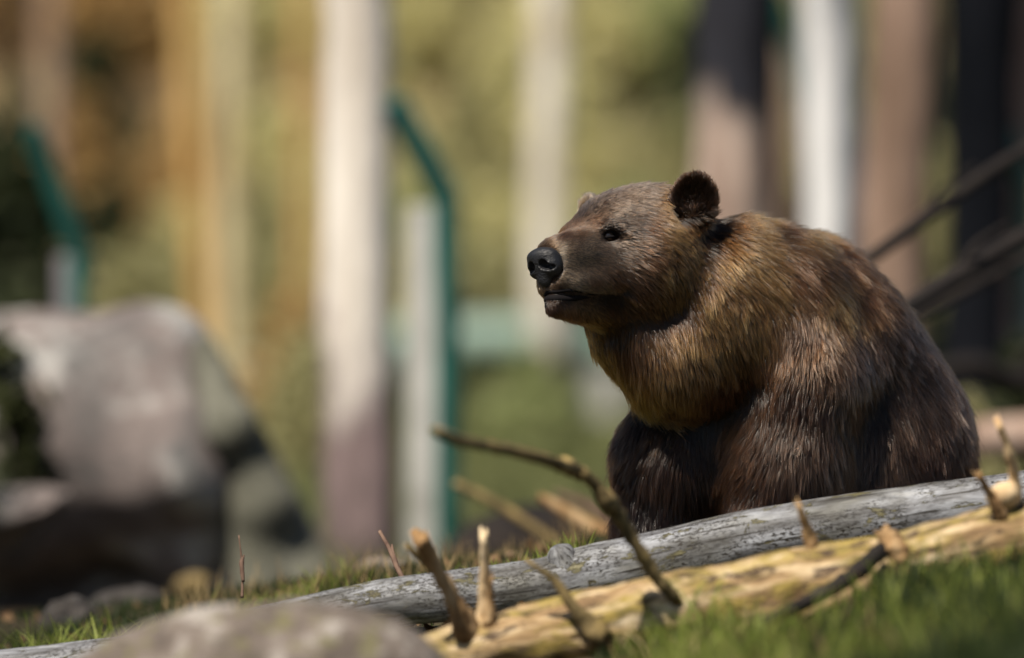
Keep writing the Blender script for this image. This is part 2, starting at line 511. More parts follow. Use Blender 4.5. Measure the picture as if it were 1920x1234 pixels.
# ------------------------------------------------------------------ terrain
def gz(x, y):
    x = np.asarray(x, float); y = np.asarray(y, float)
    near = 0.03 + 0.15 * np.clip(x, -1.6, 1.8) + 0.02 * np.clip(y, -3, 2)
    near = near + 0.02 * np.sin(x * 2.1 + y * 1.3) * np.exp(-y * y / 30) - 0.045 * sstep(-.6, -1.1, y)
    far = -0.30 + 0.50 * sstep(0.4, 2.6, x - (y - 5) * 0.03) - 0.10 * sstep(-1, -4, x)
    s = sstep(0.9, 5.0, y)
    z = near * (1 - s) + far * s
    z = z + 0.45 * sstep(20, 52, y)
    hill = sstep(46, 125, y)
    z = z + hill * 17.0
    z = z + sstep(3, 12, y) * (0.05 * np.sin(x * 0.9 + 1.0) * np.cos(y * 0.5) + 0.15 * np.sin(x * 0.23) * np.sin(y * 0.17))
    return z


def graded(n, lim, k):
    t = np.linspace(-1, 1, n)
    return np.sinh(t * k) / math.sinh(k) * lim

gx = graded(360, 380, 6.6)
gy = np.concatenate([-2.0 + graded(361, 380, 6.4)])
GX, GY = np.meshgrid(gx, gy, indexing='ij')
P2 = np.stack([GX.ravel(), GY.ravel(), np.zeros(GX.size)], 1)
Z = gz(P2[:, 0], P2[:, 1])
fine = 0.012 * fnoise(P2, 9.0, 3, 3) + 0.035 * fnoise(P2, 1.7, 3, 9)
rough_far = 0.6 * fnoise(P2, 0.15, 4, 21) * sstep(50, 80, P2[:, 1])
P2[:, 2] = Z + fine + rough_far


def grid_quads(nx, ny):
    i = np.arange(nx - 1)[:, None] * ny + np.arange(ny - 1)[None, :]
    i = i.ravel()
    return np.stack([i, i + ny, i + ny + 1, i + 1], 1)
qs = grid_quads(len(gx), len(gy))
cy_q = P2[qs].mean(1)[:, 1]
qg = qs[cy_q <= 56]
qh = qs[cy_q > 56]
def compact(V, q):
    u, inv = np.unique(q.ravel(), return_inverse=True)
    return V[u], inv.reshape(q.shape)
Vg, qg = compact(P2, qg)
Vh, qh = compact(P2, qh)
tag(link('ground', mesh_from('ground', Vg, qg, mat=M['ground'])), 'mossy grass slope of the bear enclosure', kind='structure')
tag(link('hill', mesh_from('hill', Vh, qh, mat=M['hill'])), 'wooded hillside rising behind the fence', kind='structure')


def ground_z(x, y):
    p = np.array([[x, y, 0.0]])
    return float(gz(x, y) + 0.012 * fnoise(p, 9.0, 3, 3)[0] + 0.035 * fnoise(p, 1.7, 3, 9)[0] + 0.6 * fnoise(p, 0.15, 4, 21)[0] * float(sstep(50, 80, y)))


# ------------------------------------------------------------------ tubes
def catmull(pts, n):
    pts = np.asarray(pts, float)
    P = np.vstack([2 * pts[0] - pts[1], pts, 2 * pts[-1] - pts[-2]])
    out = []
    m = len(pts) - 1
    for k in range(n):
        t = k / (n - 1) * m
        i = min(int(t), m - 1); f = t - i
        a, b, c, d = P[i], P[i + 1], P[i + 2], P[i + 3]
        out.append(0.5 * (2 * b + (c - a) * f + (2 * a - 5 * b + 4 * c - d) * f * f + (-a + 3 * b - 3 * c + d) * f ** 3))
    return np.array(out)


def tube(path, radii, ns=12, rough=0.0, rs=10.0, seed=0, caps=True, ragged=0.0, squash=1.0, groove=0.0):
    """tapered tube along path with uneven surface; returns V, quads, tris, uv(per loop metres)"""
    path = np.asarray(path, float); n = len(path)
    radii = np.asarray(radii, float)
    T = np.gradient(path, axis=0); T /= np.linalg.norm(T, axis=1)[:, None] + 1e-9
    ref = np.array([0, 0, 1.0]) if abs(T[0, 2]) < 0.8 else np.array([0, 1.0, 0])
    N = ref - (ref @ T[0]) * T[0]; N /= np.linalg.norm(N)
    V = np.zeros((n, ns, 3))
    ang = np.linspace(0, 2 * pi, ns, endpoint=False)
    for i in range(n):
        N = N - (N @ T[i]) * T[i]; N /= np.linalg.norm(N)
        B = np.cross(T[i], N)
        V[i] = path[i] + radii[i] * (np.cos(ang)[:, None] * N * squash + np.sin(ang)[:, None] * B)
    if rough > 0:
        flat = V.reshape(-1, 3)
        c = np.repeat(path, ns, 0)
        d = flat - c
        r = np.repeat(radii, ns)
        nn = fnoise(flat, rs, 4, seed)
        flat = flat + d * (rough * nn)[:, None]
        if groove > 0:
            a = np.tile(ang, n)
            g = vnoise(np.stack([np.cos(a) * 4, np.sin(a) * 4, np.repeat(np.arange(n), ns) * 0.05], 1), 1.0, seed + 5)
            flat = flat + d * (groove * g)[:, None]
        V = flat.reshape(n, ns, 3)
    if ragged > 0:
        rr = random.Random(seed)
        for end, s in ((0, -1), (n - 1, 1)):
            for j in range(ns):
                V[end, j] += T[end] * s * rr.random() * ragged
    V = V.reshape(-1, 3)
    i = (np.arange(n - 1)[:, None] * ns + np.arange(ns)[None, :]).ravel()
    j = (np.arange(n - 1)[:, None] * ns + (np.arange(ns)[None, :] + 1) % ns).ravel()
    quads = np.stack([i, j, j + ns, i + ns], 1)
    tris = None
    if caps:
        V = np.vstack([V, path[0] + T[0] * radii[0] * 0.15, path[-1] - T[-1] * radii[-1] * 0.15])
        a = n * ns; b = a + 1
        k = np.arange(ns); k2 = (k + 1) % ns
        tris = np.vstack([np.stack([np.full(ns, a), k2, k], 1), np.stack([np.full(ns, b), (n - 1) * ns + k, (n - 1) * ns + k2], 1)])
    return V, quads, tris


def tube_obj(name, pts, radii, mat, parent=None, base=None, n=None, ns=12, uv=True, **kw):
    n = n or max(6, len(pts) * 6)
    path = catmull(pts, n) if len(pts) > 2 else np.linspace(pts[0], pts[-1], n)
    rr = np.interp(np.linspace(0, 1, n), np.linspace(0, 1, len(radii)), radii)
    V, q, t = tube(path, rr, ns, **kw)
    if base is not None: V = V - np.asarray(base)
    me = mesh_from(name, V, q, t, mat)
    if uv:
        L = np.concatenate([[0], np.cumsum(np.linalg.norm(np.diff(path, axis=0), axis=1))])
        uvl = me.uv_layers.new(name='UVMap')
        li = np.zeros(len(me.loops), np.int32); me.loops.foreach_get('vertex_index', li)
        row = np.clip(li // ns, 0, n - 1); colm = li % ns
        # unwrap the last column per quad
        U = L[row]; W = colm / ns
        st = np.zeros(len(me.polygons), np.int32); me.polygons.foreach_get('loop_start', st)
        nq = len(q)
        loc = W[:nq * 4].reshape(nq, 4)
        wrap = (loc.max(1) - loc.min(1)) > 0.5
        loc[wrap] = np.where(loc[wrap] < 0.5, loc[wrap] + 1, loc[wrap])
        W[:nq * 4] = loc.ravel()
        rmean = float(np.mean(rr))
        uvl.data.foreach_set('uv', np.stack([U, W * 2 * pi * rmean], 1).ravel().astype(np.float32))
    return link(name, me, parent)


# ------------------------------------------------------------------ fallen logs and stubs
LOGY = -0.32
log_pts = []
for (u, vtop, r) in [(-60, 1222, 40), (120, 1206, 42), (330, 1172, 42), (600, 1112, 42), (760, 1081, 46), (900, 1062, 50), (1000, 1048, 53), (1060, 1036, 55), (1130, 1020, 54), (1250, 992, 56), (1400, 958, 58), (1550, 932, 57), (1700, 912, 55), (1850, 893, 52), (2000, 872, 50), (2150, 850, 46)]:
    log_pts.append((*at(u, vtop + r, LOGY), px(r, LOGY)))
log_pts = np.array(log_pts)
gl = empty('fallen_log', at(1250, 1048, LOGY))
tag(gl, 'smooth grey weathered log with dark bark flecks lying right in front of the bear', 'log')
GB = np.array(gl.location)
tube_obj('trunk', log_pts[:, :3], log_pts[:, 3], M['grey_wood'], gl, GB, n=260, ns=40, rough=0.10, rs=7, seed=4, groove=0.03)
# knots on the grey log
for (u, v, r, tilt) in [(1046, 1036, 15, -0.3), (1330, 1000, 9, 0.1)]:
    c = at(u, v, LOGY - 0.02)
    d = np.array([-0.25 + tilt, -0.25, 0.9]); d /= np.linalg.norm(d)
    tube_obj('knot', [c - d * .03, c, c + d * px(r) * .8], [px(r) * 2.4, px(r) * 1.7, px(r) * .7], M['grey_wood'], gl, GB, n=10, ns=14, rough=.25, rs=40, seed=3)

FY = -0.95
fl_pts = []
for (u, vtop, r) in [(815, 1188, 52), (900, 1160, 60), (1000, 1132, 66), (1120, 1105, 72), (1250, 1080, 78), (1380, 1052, 80), (1500, 1026, 80), (1600, 1008, 78), (1650, 1004, 74), (1720, 990, 70), (1800, 965, 72), (1880, 943, 74), (1980, 925, 74), (2120, 900, 70)]:
    fl_pts.append((*at(u, vtop + r, FY), px(r, FY)))
fl_pts = np.array(fl_pts)
fl = empty('fallen_log', at(1400, 1120, FY))
tag(fl, 'pale yellow mossy log with broken branch stubs, nearest of the two fallen logs', 'log')
FB = np.array(fl.location)
tube_obj('trunk', fl_pts[:, :3], fl_pts[:, 3], M['tan_wood'], fl, FB, n=200, ns=36, rough=0.30, rs=9, seed=11, groove=0.06, ragged=0.03)


def stub(pts, radii, mat, name='branch_stub', n=18, y0=FY, y1=None, rough=.55, ragged=.026, parent=None, base=None, ns=10):
    k = len(pts)
    P = []
    for i, (u, v) in enumerate(pts):
        Y = y0 + ((y1 if y1 is not None else y0) - y0) * i / (k - 1)
        P.append(at(u, v, Y) + (np.random.default_rng(int(u + v)).normal(size=3) * .0025 if 0 < i < k - 1 else 0))
    R = [px(r * .9, y0) for r in radii]
    if name == 'branch_stub': R[0] *= 1.5; R[1] *= 1.06
    return tube_obj(name, P, R, mat, parent if parent is not None else fl, base if base is not None else FB, n=n + 8, ns=ns + 4, rough=rough, rs=55, seed=int(pts[0][0]), ragged=ragged, groove=.12)
stub([(878, 1190), (850, 1120), (812, 1060), (790, 1015)], [19, 15, 15, 16], M['stub'], y0=FY - .04, y1=FY - .16)
stub([(812, 1065), (790, 1048), (768, 1030)], [9, 8, 7], M['branch'], y0=FY - .11, y1=FY - .14)
stub([(910, 1180), (911, 1120), (906, 1060), (907, 1012)], [20, 13, 10, 9], M['stub_pale'], y0=FY, y1=FY - .08)
stub([(918, 1165), (921, 1120), (921, 1095)], [9, 7, 4], M['stub'], y0=FY - .04, y1=FY - .07)
stub([(1125, 1195), (1085, 1140), (1040, 1095), (1000, 1060)], [17, 12, 9, 5], M['branch'], y0=FY - .07, y1=FY - .10)
stub([(1262, 1120), (1232, 1075), (1190, 1010), (1150, 955), (1138, 935)], [13, 14, 15, 16, 18], M['branch'], 'branch', n=30, y0=FY - .08, y1=FY - .20)
stub([(1140, 950), (1112, 912), (1080, 880), (1060, 872)], [16, 14, 15, 17], M['branch'], 'branch', n=24, y0=FY - .20, y1=FY - .28)
stub([(1075, 882), (1020, 862), (940, 842), (870, 822), (818, 808)], [15, 13, 12, 11, 9], M['branch'], 'branch', n=30, y0=FY - .28, y1=FY - .95)
stub([(1528, 1040), (1512, 990), (1499, 952)], [13, 10, 6], M['stub'], y0=FY, y1=FY - .05)
stub([(1888, 950), (1900, 905), (1893, 850), (1874, 800)], [19, 11, 10, 7], M['stub_pale'], y0=FY - .02, y1=FY - .10)
stub([(1880, 962), (1856, 925), (1838, 896)], [12, 8, 6], M['stub'], y0=FY - .05, y1=FY - .09)
# broad dark broken limb leaning out of the near log, with the pale split wood under it
stub([(1652, 1035), (1600, 1078), (1530, 1116), (1440, 1166)], [17, 17, 15, 11], M['dark_branch'], 'branch', n=20, y0=FY - .10, y1=FY - .34)
stub([(1648, 1060), (1600, 1105), (1545, 1140), (1510, 1152)], [34, 30, 18, 6], M['tan_wood'], 'split_wood', n=20, y0=FY - .04, y1=FY - .16, rough=.4)
stub([(1655, 1000), (1680, 1030), (1700, 1075)], [16, 24, 9], M['stub'], 'bark_flap', n=14, y0=FY - .04, y1=FY - .06, rough=1.0, ragged=.02)
# knob of white wood
tube_obj('knot', [at(1868, 942, FY - .03), at(1888, 926, FY - .05), at(1905, 915, FY - .06)], [px(22), px(24), px(12)], M['stub_pale'], fl, FB, n=10, ns=12, rough=.3, rs=30, seed=9)

# loose twigs behind the grey log
tw = empty('dry_twig', at(750, 1080, 0.02))
tag(tw, 'thin reddish brown twig leaning left, standing behind the left part of the grey log', 'twig')
stub([(768, 1110), (745, 1062), (730, 1030), (712, 997)], [8, 6, 5, 4], M['red_twig'], 'stem', y0=.02, y1=.1, parent=tw, base=tw.location, ragged=.003)
stub([(750, 1072), (738, 1040), (735, 1022)], [4, 3, 2], M['red_twig'], 'side_shoot', y0=.05, y1=.08, parent=tw, base=tw.location, ragged=.002)
tw = empty('grass_stalk', at(450, 1115, 0.1))
tag(tw, 'single dry upright stalk with a reddish head left of the grass tufts', 'stalk')
stub([(454, 1120), (452, 1060), (448, 1005)], [3, 2.2, 1.5], M['red_twig'], 'stem', y0=.1, y1=.12, parent=tw, base=tw.location, ragged=.002)
stub([(456, 1090), (454, 1060), (457, 1042)], [3, 5, 2], M['red_twig'], 'seed_head', y0=.1, y1=.12, parent=tw, base=tw.location, ragged=.002)

# ------------------------------------------------------------------ bear
print('bear', round(time.time() - T0, 1))
DY = 0.10                                   # the whole bear stands this far behind the log plane
HC = at(1215, 460, DY)
th = math.radians(45)
Fw = np.array([-math.cos(th), -math.sin(th), 0.0])
Lf = np.array([math.sin(th), -math.cos(th), 0.0])
Up = np.array([0, 0, 1.0])
K = (DY - CAM_Y) / PXM
_ro = math.radians(8)
Lf, Up = Lf * math.cos(_ro) + Up * math.sin(_ro), Up * math.cos(_ro) - Lf * math.sin(_ro)
RH = np.stack([Fw, Lf, Up])                 # rows: local axes


def hp(f, l, u): return HC + K * (f * Fw + l * Lf + u * Up)
def bp(u, v, w): return at(u, v, DY + w * K)
def rk(*r): return np.array(r) * K

lo = at(960, 1140, DY) + np.array([0, -0.45, 0]); hi = at(1900, 300, DY) + np.array([0.08, 0.75, 0])
lo[2] = 0.0
FD = Field(lo, hi, 0.0075)
def he(f, l, u, r, k=22, sub=False): FD.ell(hp(f, l, u), rk(*r), k * K, RH, sub)
def hc_(a, b, ra, rb, k=18, sub=False): FD.cap(hp(*a), hp(*b), ra * K, rb * K, k * K, sub)
def be(u, v, w, r, k=50, rot=0): 
    c, s = math.cos(rot), math.sin(rot)
    R = np.array([[c, 0, s], [0, 1, 0], [-s, 0, c]])    # tilt in the picture plane
    FD.ell(bp(u, v, w), rk(r[0], r[2], r[1]), k * K, R)
def bc(a, b, ra, rb, k=40): FD.cap(bp(*a), bp(*b), ra * K, rb * K, k * K)
# torso
be(1440, 690, 150, (205, 215, 200))
be(1505, 600, 190, (138, 150, 150), 60)            # shoulder hump
be(1575, 690, 230, (150, 170, 190), 60)
be(1650, 850, 250, (170, 215, 200), 70)            # rump
be(1560, 900, 170, (190, 200, 170), 60)
be(1390, 850, 120, (165, 190, 150), 60)            # chest
# forelegs
bc((1500, 700, 0), (1485, 860, -20), 110, 96, 60)   # near upper arm
bc((1485, 860, -20), (1432, 1050, -55), 94, 78, 40)
bc((1310, 740, 90), (1262, 860, 80), 100, 90, 60)   # far arm
bc((1262, 860, 80), (1235, 1050, 60), 88, 76, 40)
be(1395, 1075, -85, (80, 32, 75), 20)             # paws
be(1200, 1085, 35, (72, 32, 70), 20)
be(1660, 1010, 120, (130, 90, 150), 50)
# neck and ruff
be(1368, 604, 90, (170, 166, 165), 60)
be(1400, 575, 90, (100, 105, 120), 50)
be(1372, 500, 20, (70, 70, 80), 40)
be(1330, 585, -5, (120, 150, 125), 60)
be(1440, 590, 60, (130, 145, 140), 60)
be(1300, 600, 25, (140, 150, 140), 50)
be(1266, 668, -28, (98, 88, 110), 50)
be(1202, 604, -20, (96, 86, 100), 40)
# head
he(5, 0, 12, (120, 118, 96), 30)
he(88, 0, 20, (84, 82, 66), 34)
he(140, 46, 18, (30, 30, 18), 26)
he(144, -48, 22, (28, 27, 18), 26)
hc_((135, 0, -22), (240, 0, -42), 58, 40, 30)
hc_((140, 0, 6), (258, 0, -18), 30, 23, 30)
he(242, 0, -68, (44, 42, 28), 18)
he(60, 78, -45, (92, 62, 76), 40)
he(125, 44, -48, (62, 34, 50), 34)
he(125, -44, -48, (62, 34, 50), 34)
he(60, -78, -45, (92, 62, 76), 40)
he(45, 0, -75, (120, 105, 75), 40)
for sg_ in (1, -1): hc_((146, sg_ * 26, -14), (236, sg_ * 19, -26), 34, 25, 24)
he(196, 40, -78, (58, 20, 26), 18)
he(196, -40, -78, (58, 20, 26), 18)
hc_((105, 0, -104), (260, 0, -112), 48, 22, 22)
# eye sockets and mouth groove
for sgn in (1, -1):
    he(161, sgn * 60, 7, (24, 15, 12), 12, sub=True)
    ML = [(288, 0, -91), (278, sgn * 18, -93), (254, sgn * 38, -99), (212, sgn * 52, -106), (170, sgn * 60, -104), (148, sgn * 66, -92)]
    for a, b in zip(ML[:-1], ML[1:]):
        hc_(a, b, 4.0, 4.0, 8, sub=True)
# ears: cupped
for sgn in (1, -1):
    c = hp(6, sgn * 134, 63)
    ax = np.stack([Fw * .85 + Lf * sgn * .5, None, Up], 0) if False else None
    e1 = Fw * 0.86 + Lf * sgn * 0.50
    e1 /= np.linalg.norm(e1)
    e3 = Up * 0.95 + Lf * sgn * 0.30; e3 -= (e3 @ e1) * e1; e3 /= np.linalg.norm(e3)
    e2 = np.cross(e3, e1)
    RE = np.stack([e1, e2, e3])
    FD.ell(c, rk(19, 41, 48), 14 * K, RE)
    FD.ell(c + e1 * K * 17 + e3 * K * 6, rk(15, 26, 32), 8 * K, RE, sub=True)
BV, BQ = FD.surface()
# settle to the main connected surface
bear = empty('brown_bear', (float(bp(1450, 1080, 100)[0]), float(DY + 100 * K), 0.06))
tag(bear, 'large brown bear with wet shaggy fur sitting behind the grey log, looking left', 'bear')
BB = np.array(bear.location)

mb, nt, b_ = newmat('bear_undercoat')
b_.inputs['Base Color'].default_value = (0.022, 0.013, 0.008, 1)
b_.inputs['Roughness'].default_value = 0.9
b_.inputs['Specular IOR Level'].default_value = 0.1
bme = mesh_from('body', BV - BB, BQ, mat=mb)
body = link('body', bme, bear)
nrm = np.zeros(len(bme.vertices) * 3, np.float32); bme.vertices.foreach_get('normal', nrm)
BN = nrm.reshape(-1, 3).astype(float)
bvh = BVHTree.FromPolygons([Vector(v) for v in BV], [tuple(int(i) for i in q) for q in BQ])
if BN[:, 2][BV[:, 2] > BV[:, 2].max() - .02].mean() < 0:
    print('WARNING normals inverted')
    BN = -BN


def hit(u, v):
    """where the bear's surface lies along the sight line through (u, v)"""
    o = Vector((0, CAM_Y, CAM_Z)); t = Vector(at(u, v, 0.0)); d = (t - o).normalized()
    loc, n, i, dist = bvh.ray_cast(o, d)
    return None if loc is None else (np.array(loc), np.array(n))


# nose
NF = Field(hp(288, 0, -40) - 0.075, hp(288, 0, -40) + 0.075, 0.0013)
def ne(f, l, u, r, k=6, sub=False, tilt=0.0):
    c, s = math.cos(tilt), math.sin(tilt)
    R = np.stack([Fw * c + Up * s, Lf, Up * c - Fw * s])
    NF.ell(hp(f + 16, l, u), rk(*r), k * K, R, sub)
ne(262, 0, -36, (26, 35, 28), 6, tilt=.1)
ne(270, 0, -24, (20, 34, 15), 10, tilt=.25)
ne(264, 19, -44, (20, 17, 20), 8); ne(264, -19, -44, (20, 17, 20), 8)
ne(266, 0, -62, (15, 16, 20), 9)
for sg in (1, -1):
    ne(287, sg * 15, -41, (20, 9.5, 9), 3, sub=True, tilt=0)
    ne(282, sg * 25, -47, (16, 11, 5.5), 3, sub=True)
NF.cap(hp(304, 0, -40), hp(297, 0, -80), 1.6 * K, 1.4 * K, 3 * K, sub=True)
NV, NQ = NF.surface()
mn, nt, b_ = newmat('wet_nose')
vv = coords(nt)
nt.links.new(ramp(nt, [(0.3, (0.003, 0.0035, 0.005)), (0.7, (0.007, 0.008, 0.012))], noise(nt, vv, 60)), b_.inputs['Base Color'])
b_.inputs['Roughness'].default_value = 0.52
b_.inputs['Specular IOR Level'].default_value = 0.6
vo = nt.nodes.new('ShaderNodeTexVoronoi'); vo.inputs['Scale'].default_value = 330
nt.links.new(vv, vo.inputs['Vector'])
bump(nt, b_, vo.outputs['Distance'], 0.7, 0.0015)
nose = link('nose', mesh_from('nose', NV - BB, NQ, mat=mn), bear)
NC = hp(278, 0, -42)

# lips: dark skin following the mouth line
ml, nt, b_ = newmat('dark_lip_skin')
b_.inputs['Base Color'].default_value = (0.006, 0.005, 0.006, 1)
b_.inputs['Roughness'].default_value = 0.85; b_.inputs['Specular IOR Level'].default_value = 0.15
def on_skin(path, inward):
    out_ = []
    for f, l, u in path:
        loc, n_, _i, _d = bvh.find_nearest(Vector(hp(f, l, u)))
        out_.append(np.array(loc) - np.array(n_) * inward)
    return np.array(out_)
ML = [(150, -66, -92), (172, -60, -104), (212, -52, -106), (254, -38, -99), (278, -18, -93), (286, 0, -91), (278, 18, -93), (254, 38, -99), (212, 52, -106), (180, 60, -106), (162, 63, -100)]
mouth_pts = on_skin(ML, .0008)
low_lip = on_skin([(f - 4, l * .98, u - 9) for f, l, u in ML[1:-1]], .0040)
tube_obj('lip', list(low_lip), [px(3), px(5), px(7), px(7), px(7), px(7), px(7), px(5), px(3)], ml, bear, BB, n=60, ns=14, rough=.1, rs=60, uv=False)
tube_obj('lip', list(mouth_pts), [px(1)] + [px(3)] + [px(4)] * 7 + [px(3)] + [px(1)], ml, bear, BB, n=70, ns=10, uv=False)

# eyes
me_, nt, b_ = newmat('eye')
b_.inputs['Base Color'].default_value = (0.10, 0.07, 0.05, 1)
b_.inputs['Roughness'].default_value = 0.06
b_.inputs['Coat Weight'].default_value = 1.0
b_.inputs['Coat Roughness'].default_value = 0.02


def uvsphere(c, r, nu=24, nv=16, axes=None, sc=(1, 1, 1)):
    A = np.eye(3) if axes is None else np.array(axes)
    V = []
    for i in range(nv + 1):
        a = pi * i / nv
        for j in range(nu):
            b = 2 * pi * j / nu
            V.append(c + r * (A[0] * math.sin(a) * math.cos(b) * sc[0] + A[1] * math.sin(a) * math.sin(b) * sc[1] + A[2] * math.cos(a) * sc[2]))
    V = np.array(V)
    q = []
    for i in range(nv):
        for j in range(nu):
            q.append((i * nu + j, (i + 1) * nu + j, (i + 1) * nu + (j + 1) % nu, i * nu + (j + 1) % nu))
    return V, np.array(q)
EH = hit(1141, 441)
EYE = EH[0]
eye_pos = []
for sgn in (1, -1):
    if sgn == 1: c = EYE
    else:
        d = EYE - HC; f, l, u = d @ Fw, d @ Lf, d @ Up
        c = HC + Fw * f - Lf * l + Up * u
    outn = Fw * 0.55 + Lf * sgn * 0.80 + Up * 0.15; outn /= np.linalg.norm(outn)
    ec = c - outn * 0.0062
    eye_pos.append(c)
    V, q = uvsphere(ec, 0.0112)
    eo = link('eyeball', mesh_from('eyeball', V - BB, q, mat=me_), bear)
    # lids: two thick dark rims
    side = np.cross(Up, outn); side /= np.linalg.norm(side); upv = np.cross(outn, side)
    for s2, hgt in ((1, 0.0062), (-1, -0.0050)):
        P = []
        for k in range(9):
            a = pi * k / 8
            x = math.cos(a) * 0.0150; y = math.sin(a) * hgt
            z = math.sqrt(max(0.0, 0.0138 ** 2 - min(x * x, 0.0137 ** 2) - y * y)) if True else 0
            P.append(ec + side * x + upv * (y - 0.001 * abs(x) / .015) + outn * max(z, 0.002))
        tube_obj('eyelid', P, [.0018, .0026, .003, .003, .0028, .003, .003, .0026, .0018], ml, bear, BB, n=26, ns=10, uv=False)

# claws
mcw = mat_noise('claw', [(0.3, (0.03, 0.022, 0.016)), (0.7, (0.09, 0.07, 0.05))], scale=40, rough=.4, bscale=90, bs=.2, bd=.001)
for (u, w) in ((1395, -85), (1200, 35)):
    for k in range(5):
        a = (k - 2) * 0.32
        c = bp(u - 62 * math.cos(a), 1092, w - 58 + k * 14 - 30)
        tube_obj('claw', [c, c + np.array([-.025, -.008, .004]), c + np.array([-.048, -.014, -.014])], [.007, .005, .0015], mcw, bear, BB, n=8, ns=8, uv=False)

# ---- fur
print('fur', round(time.time() - T0, 1))
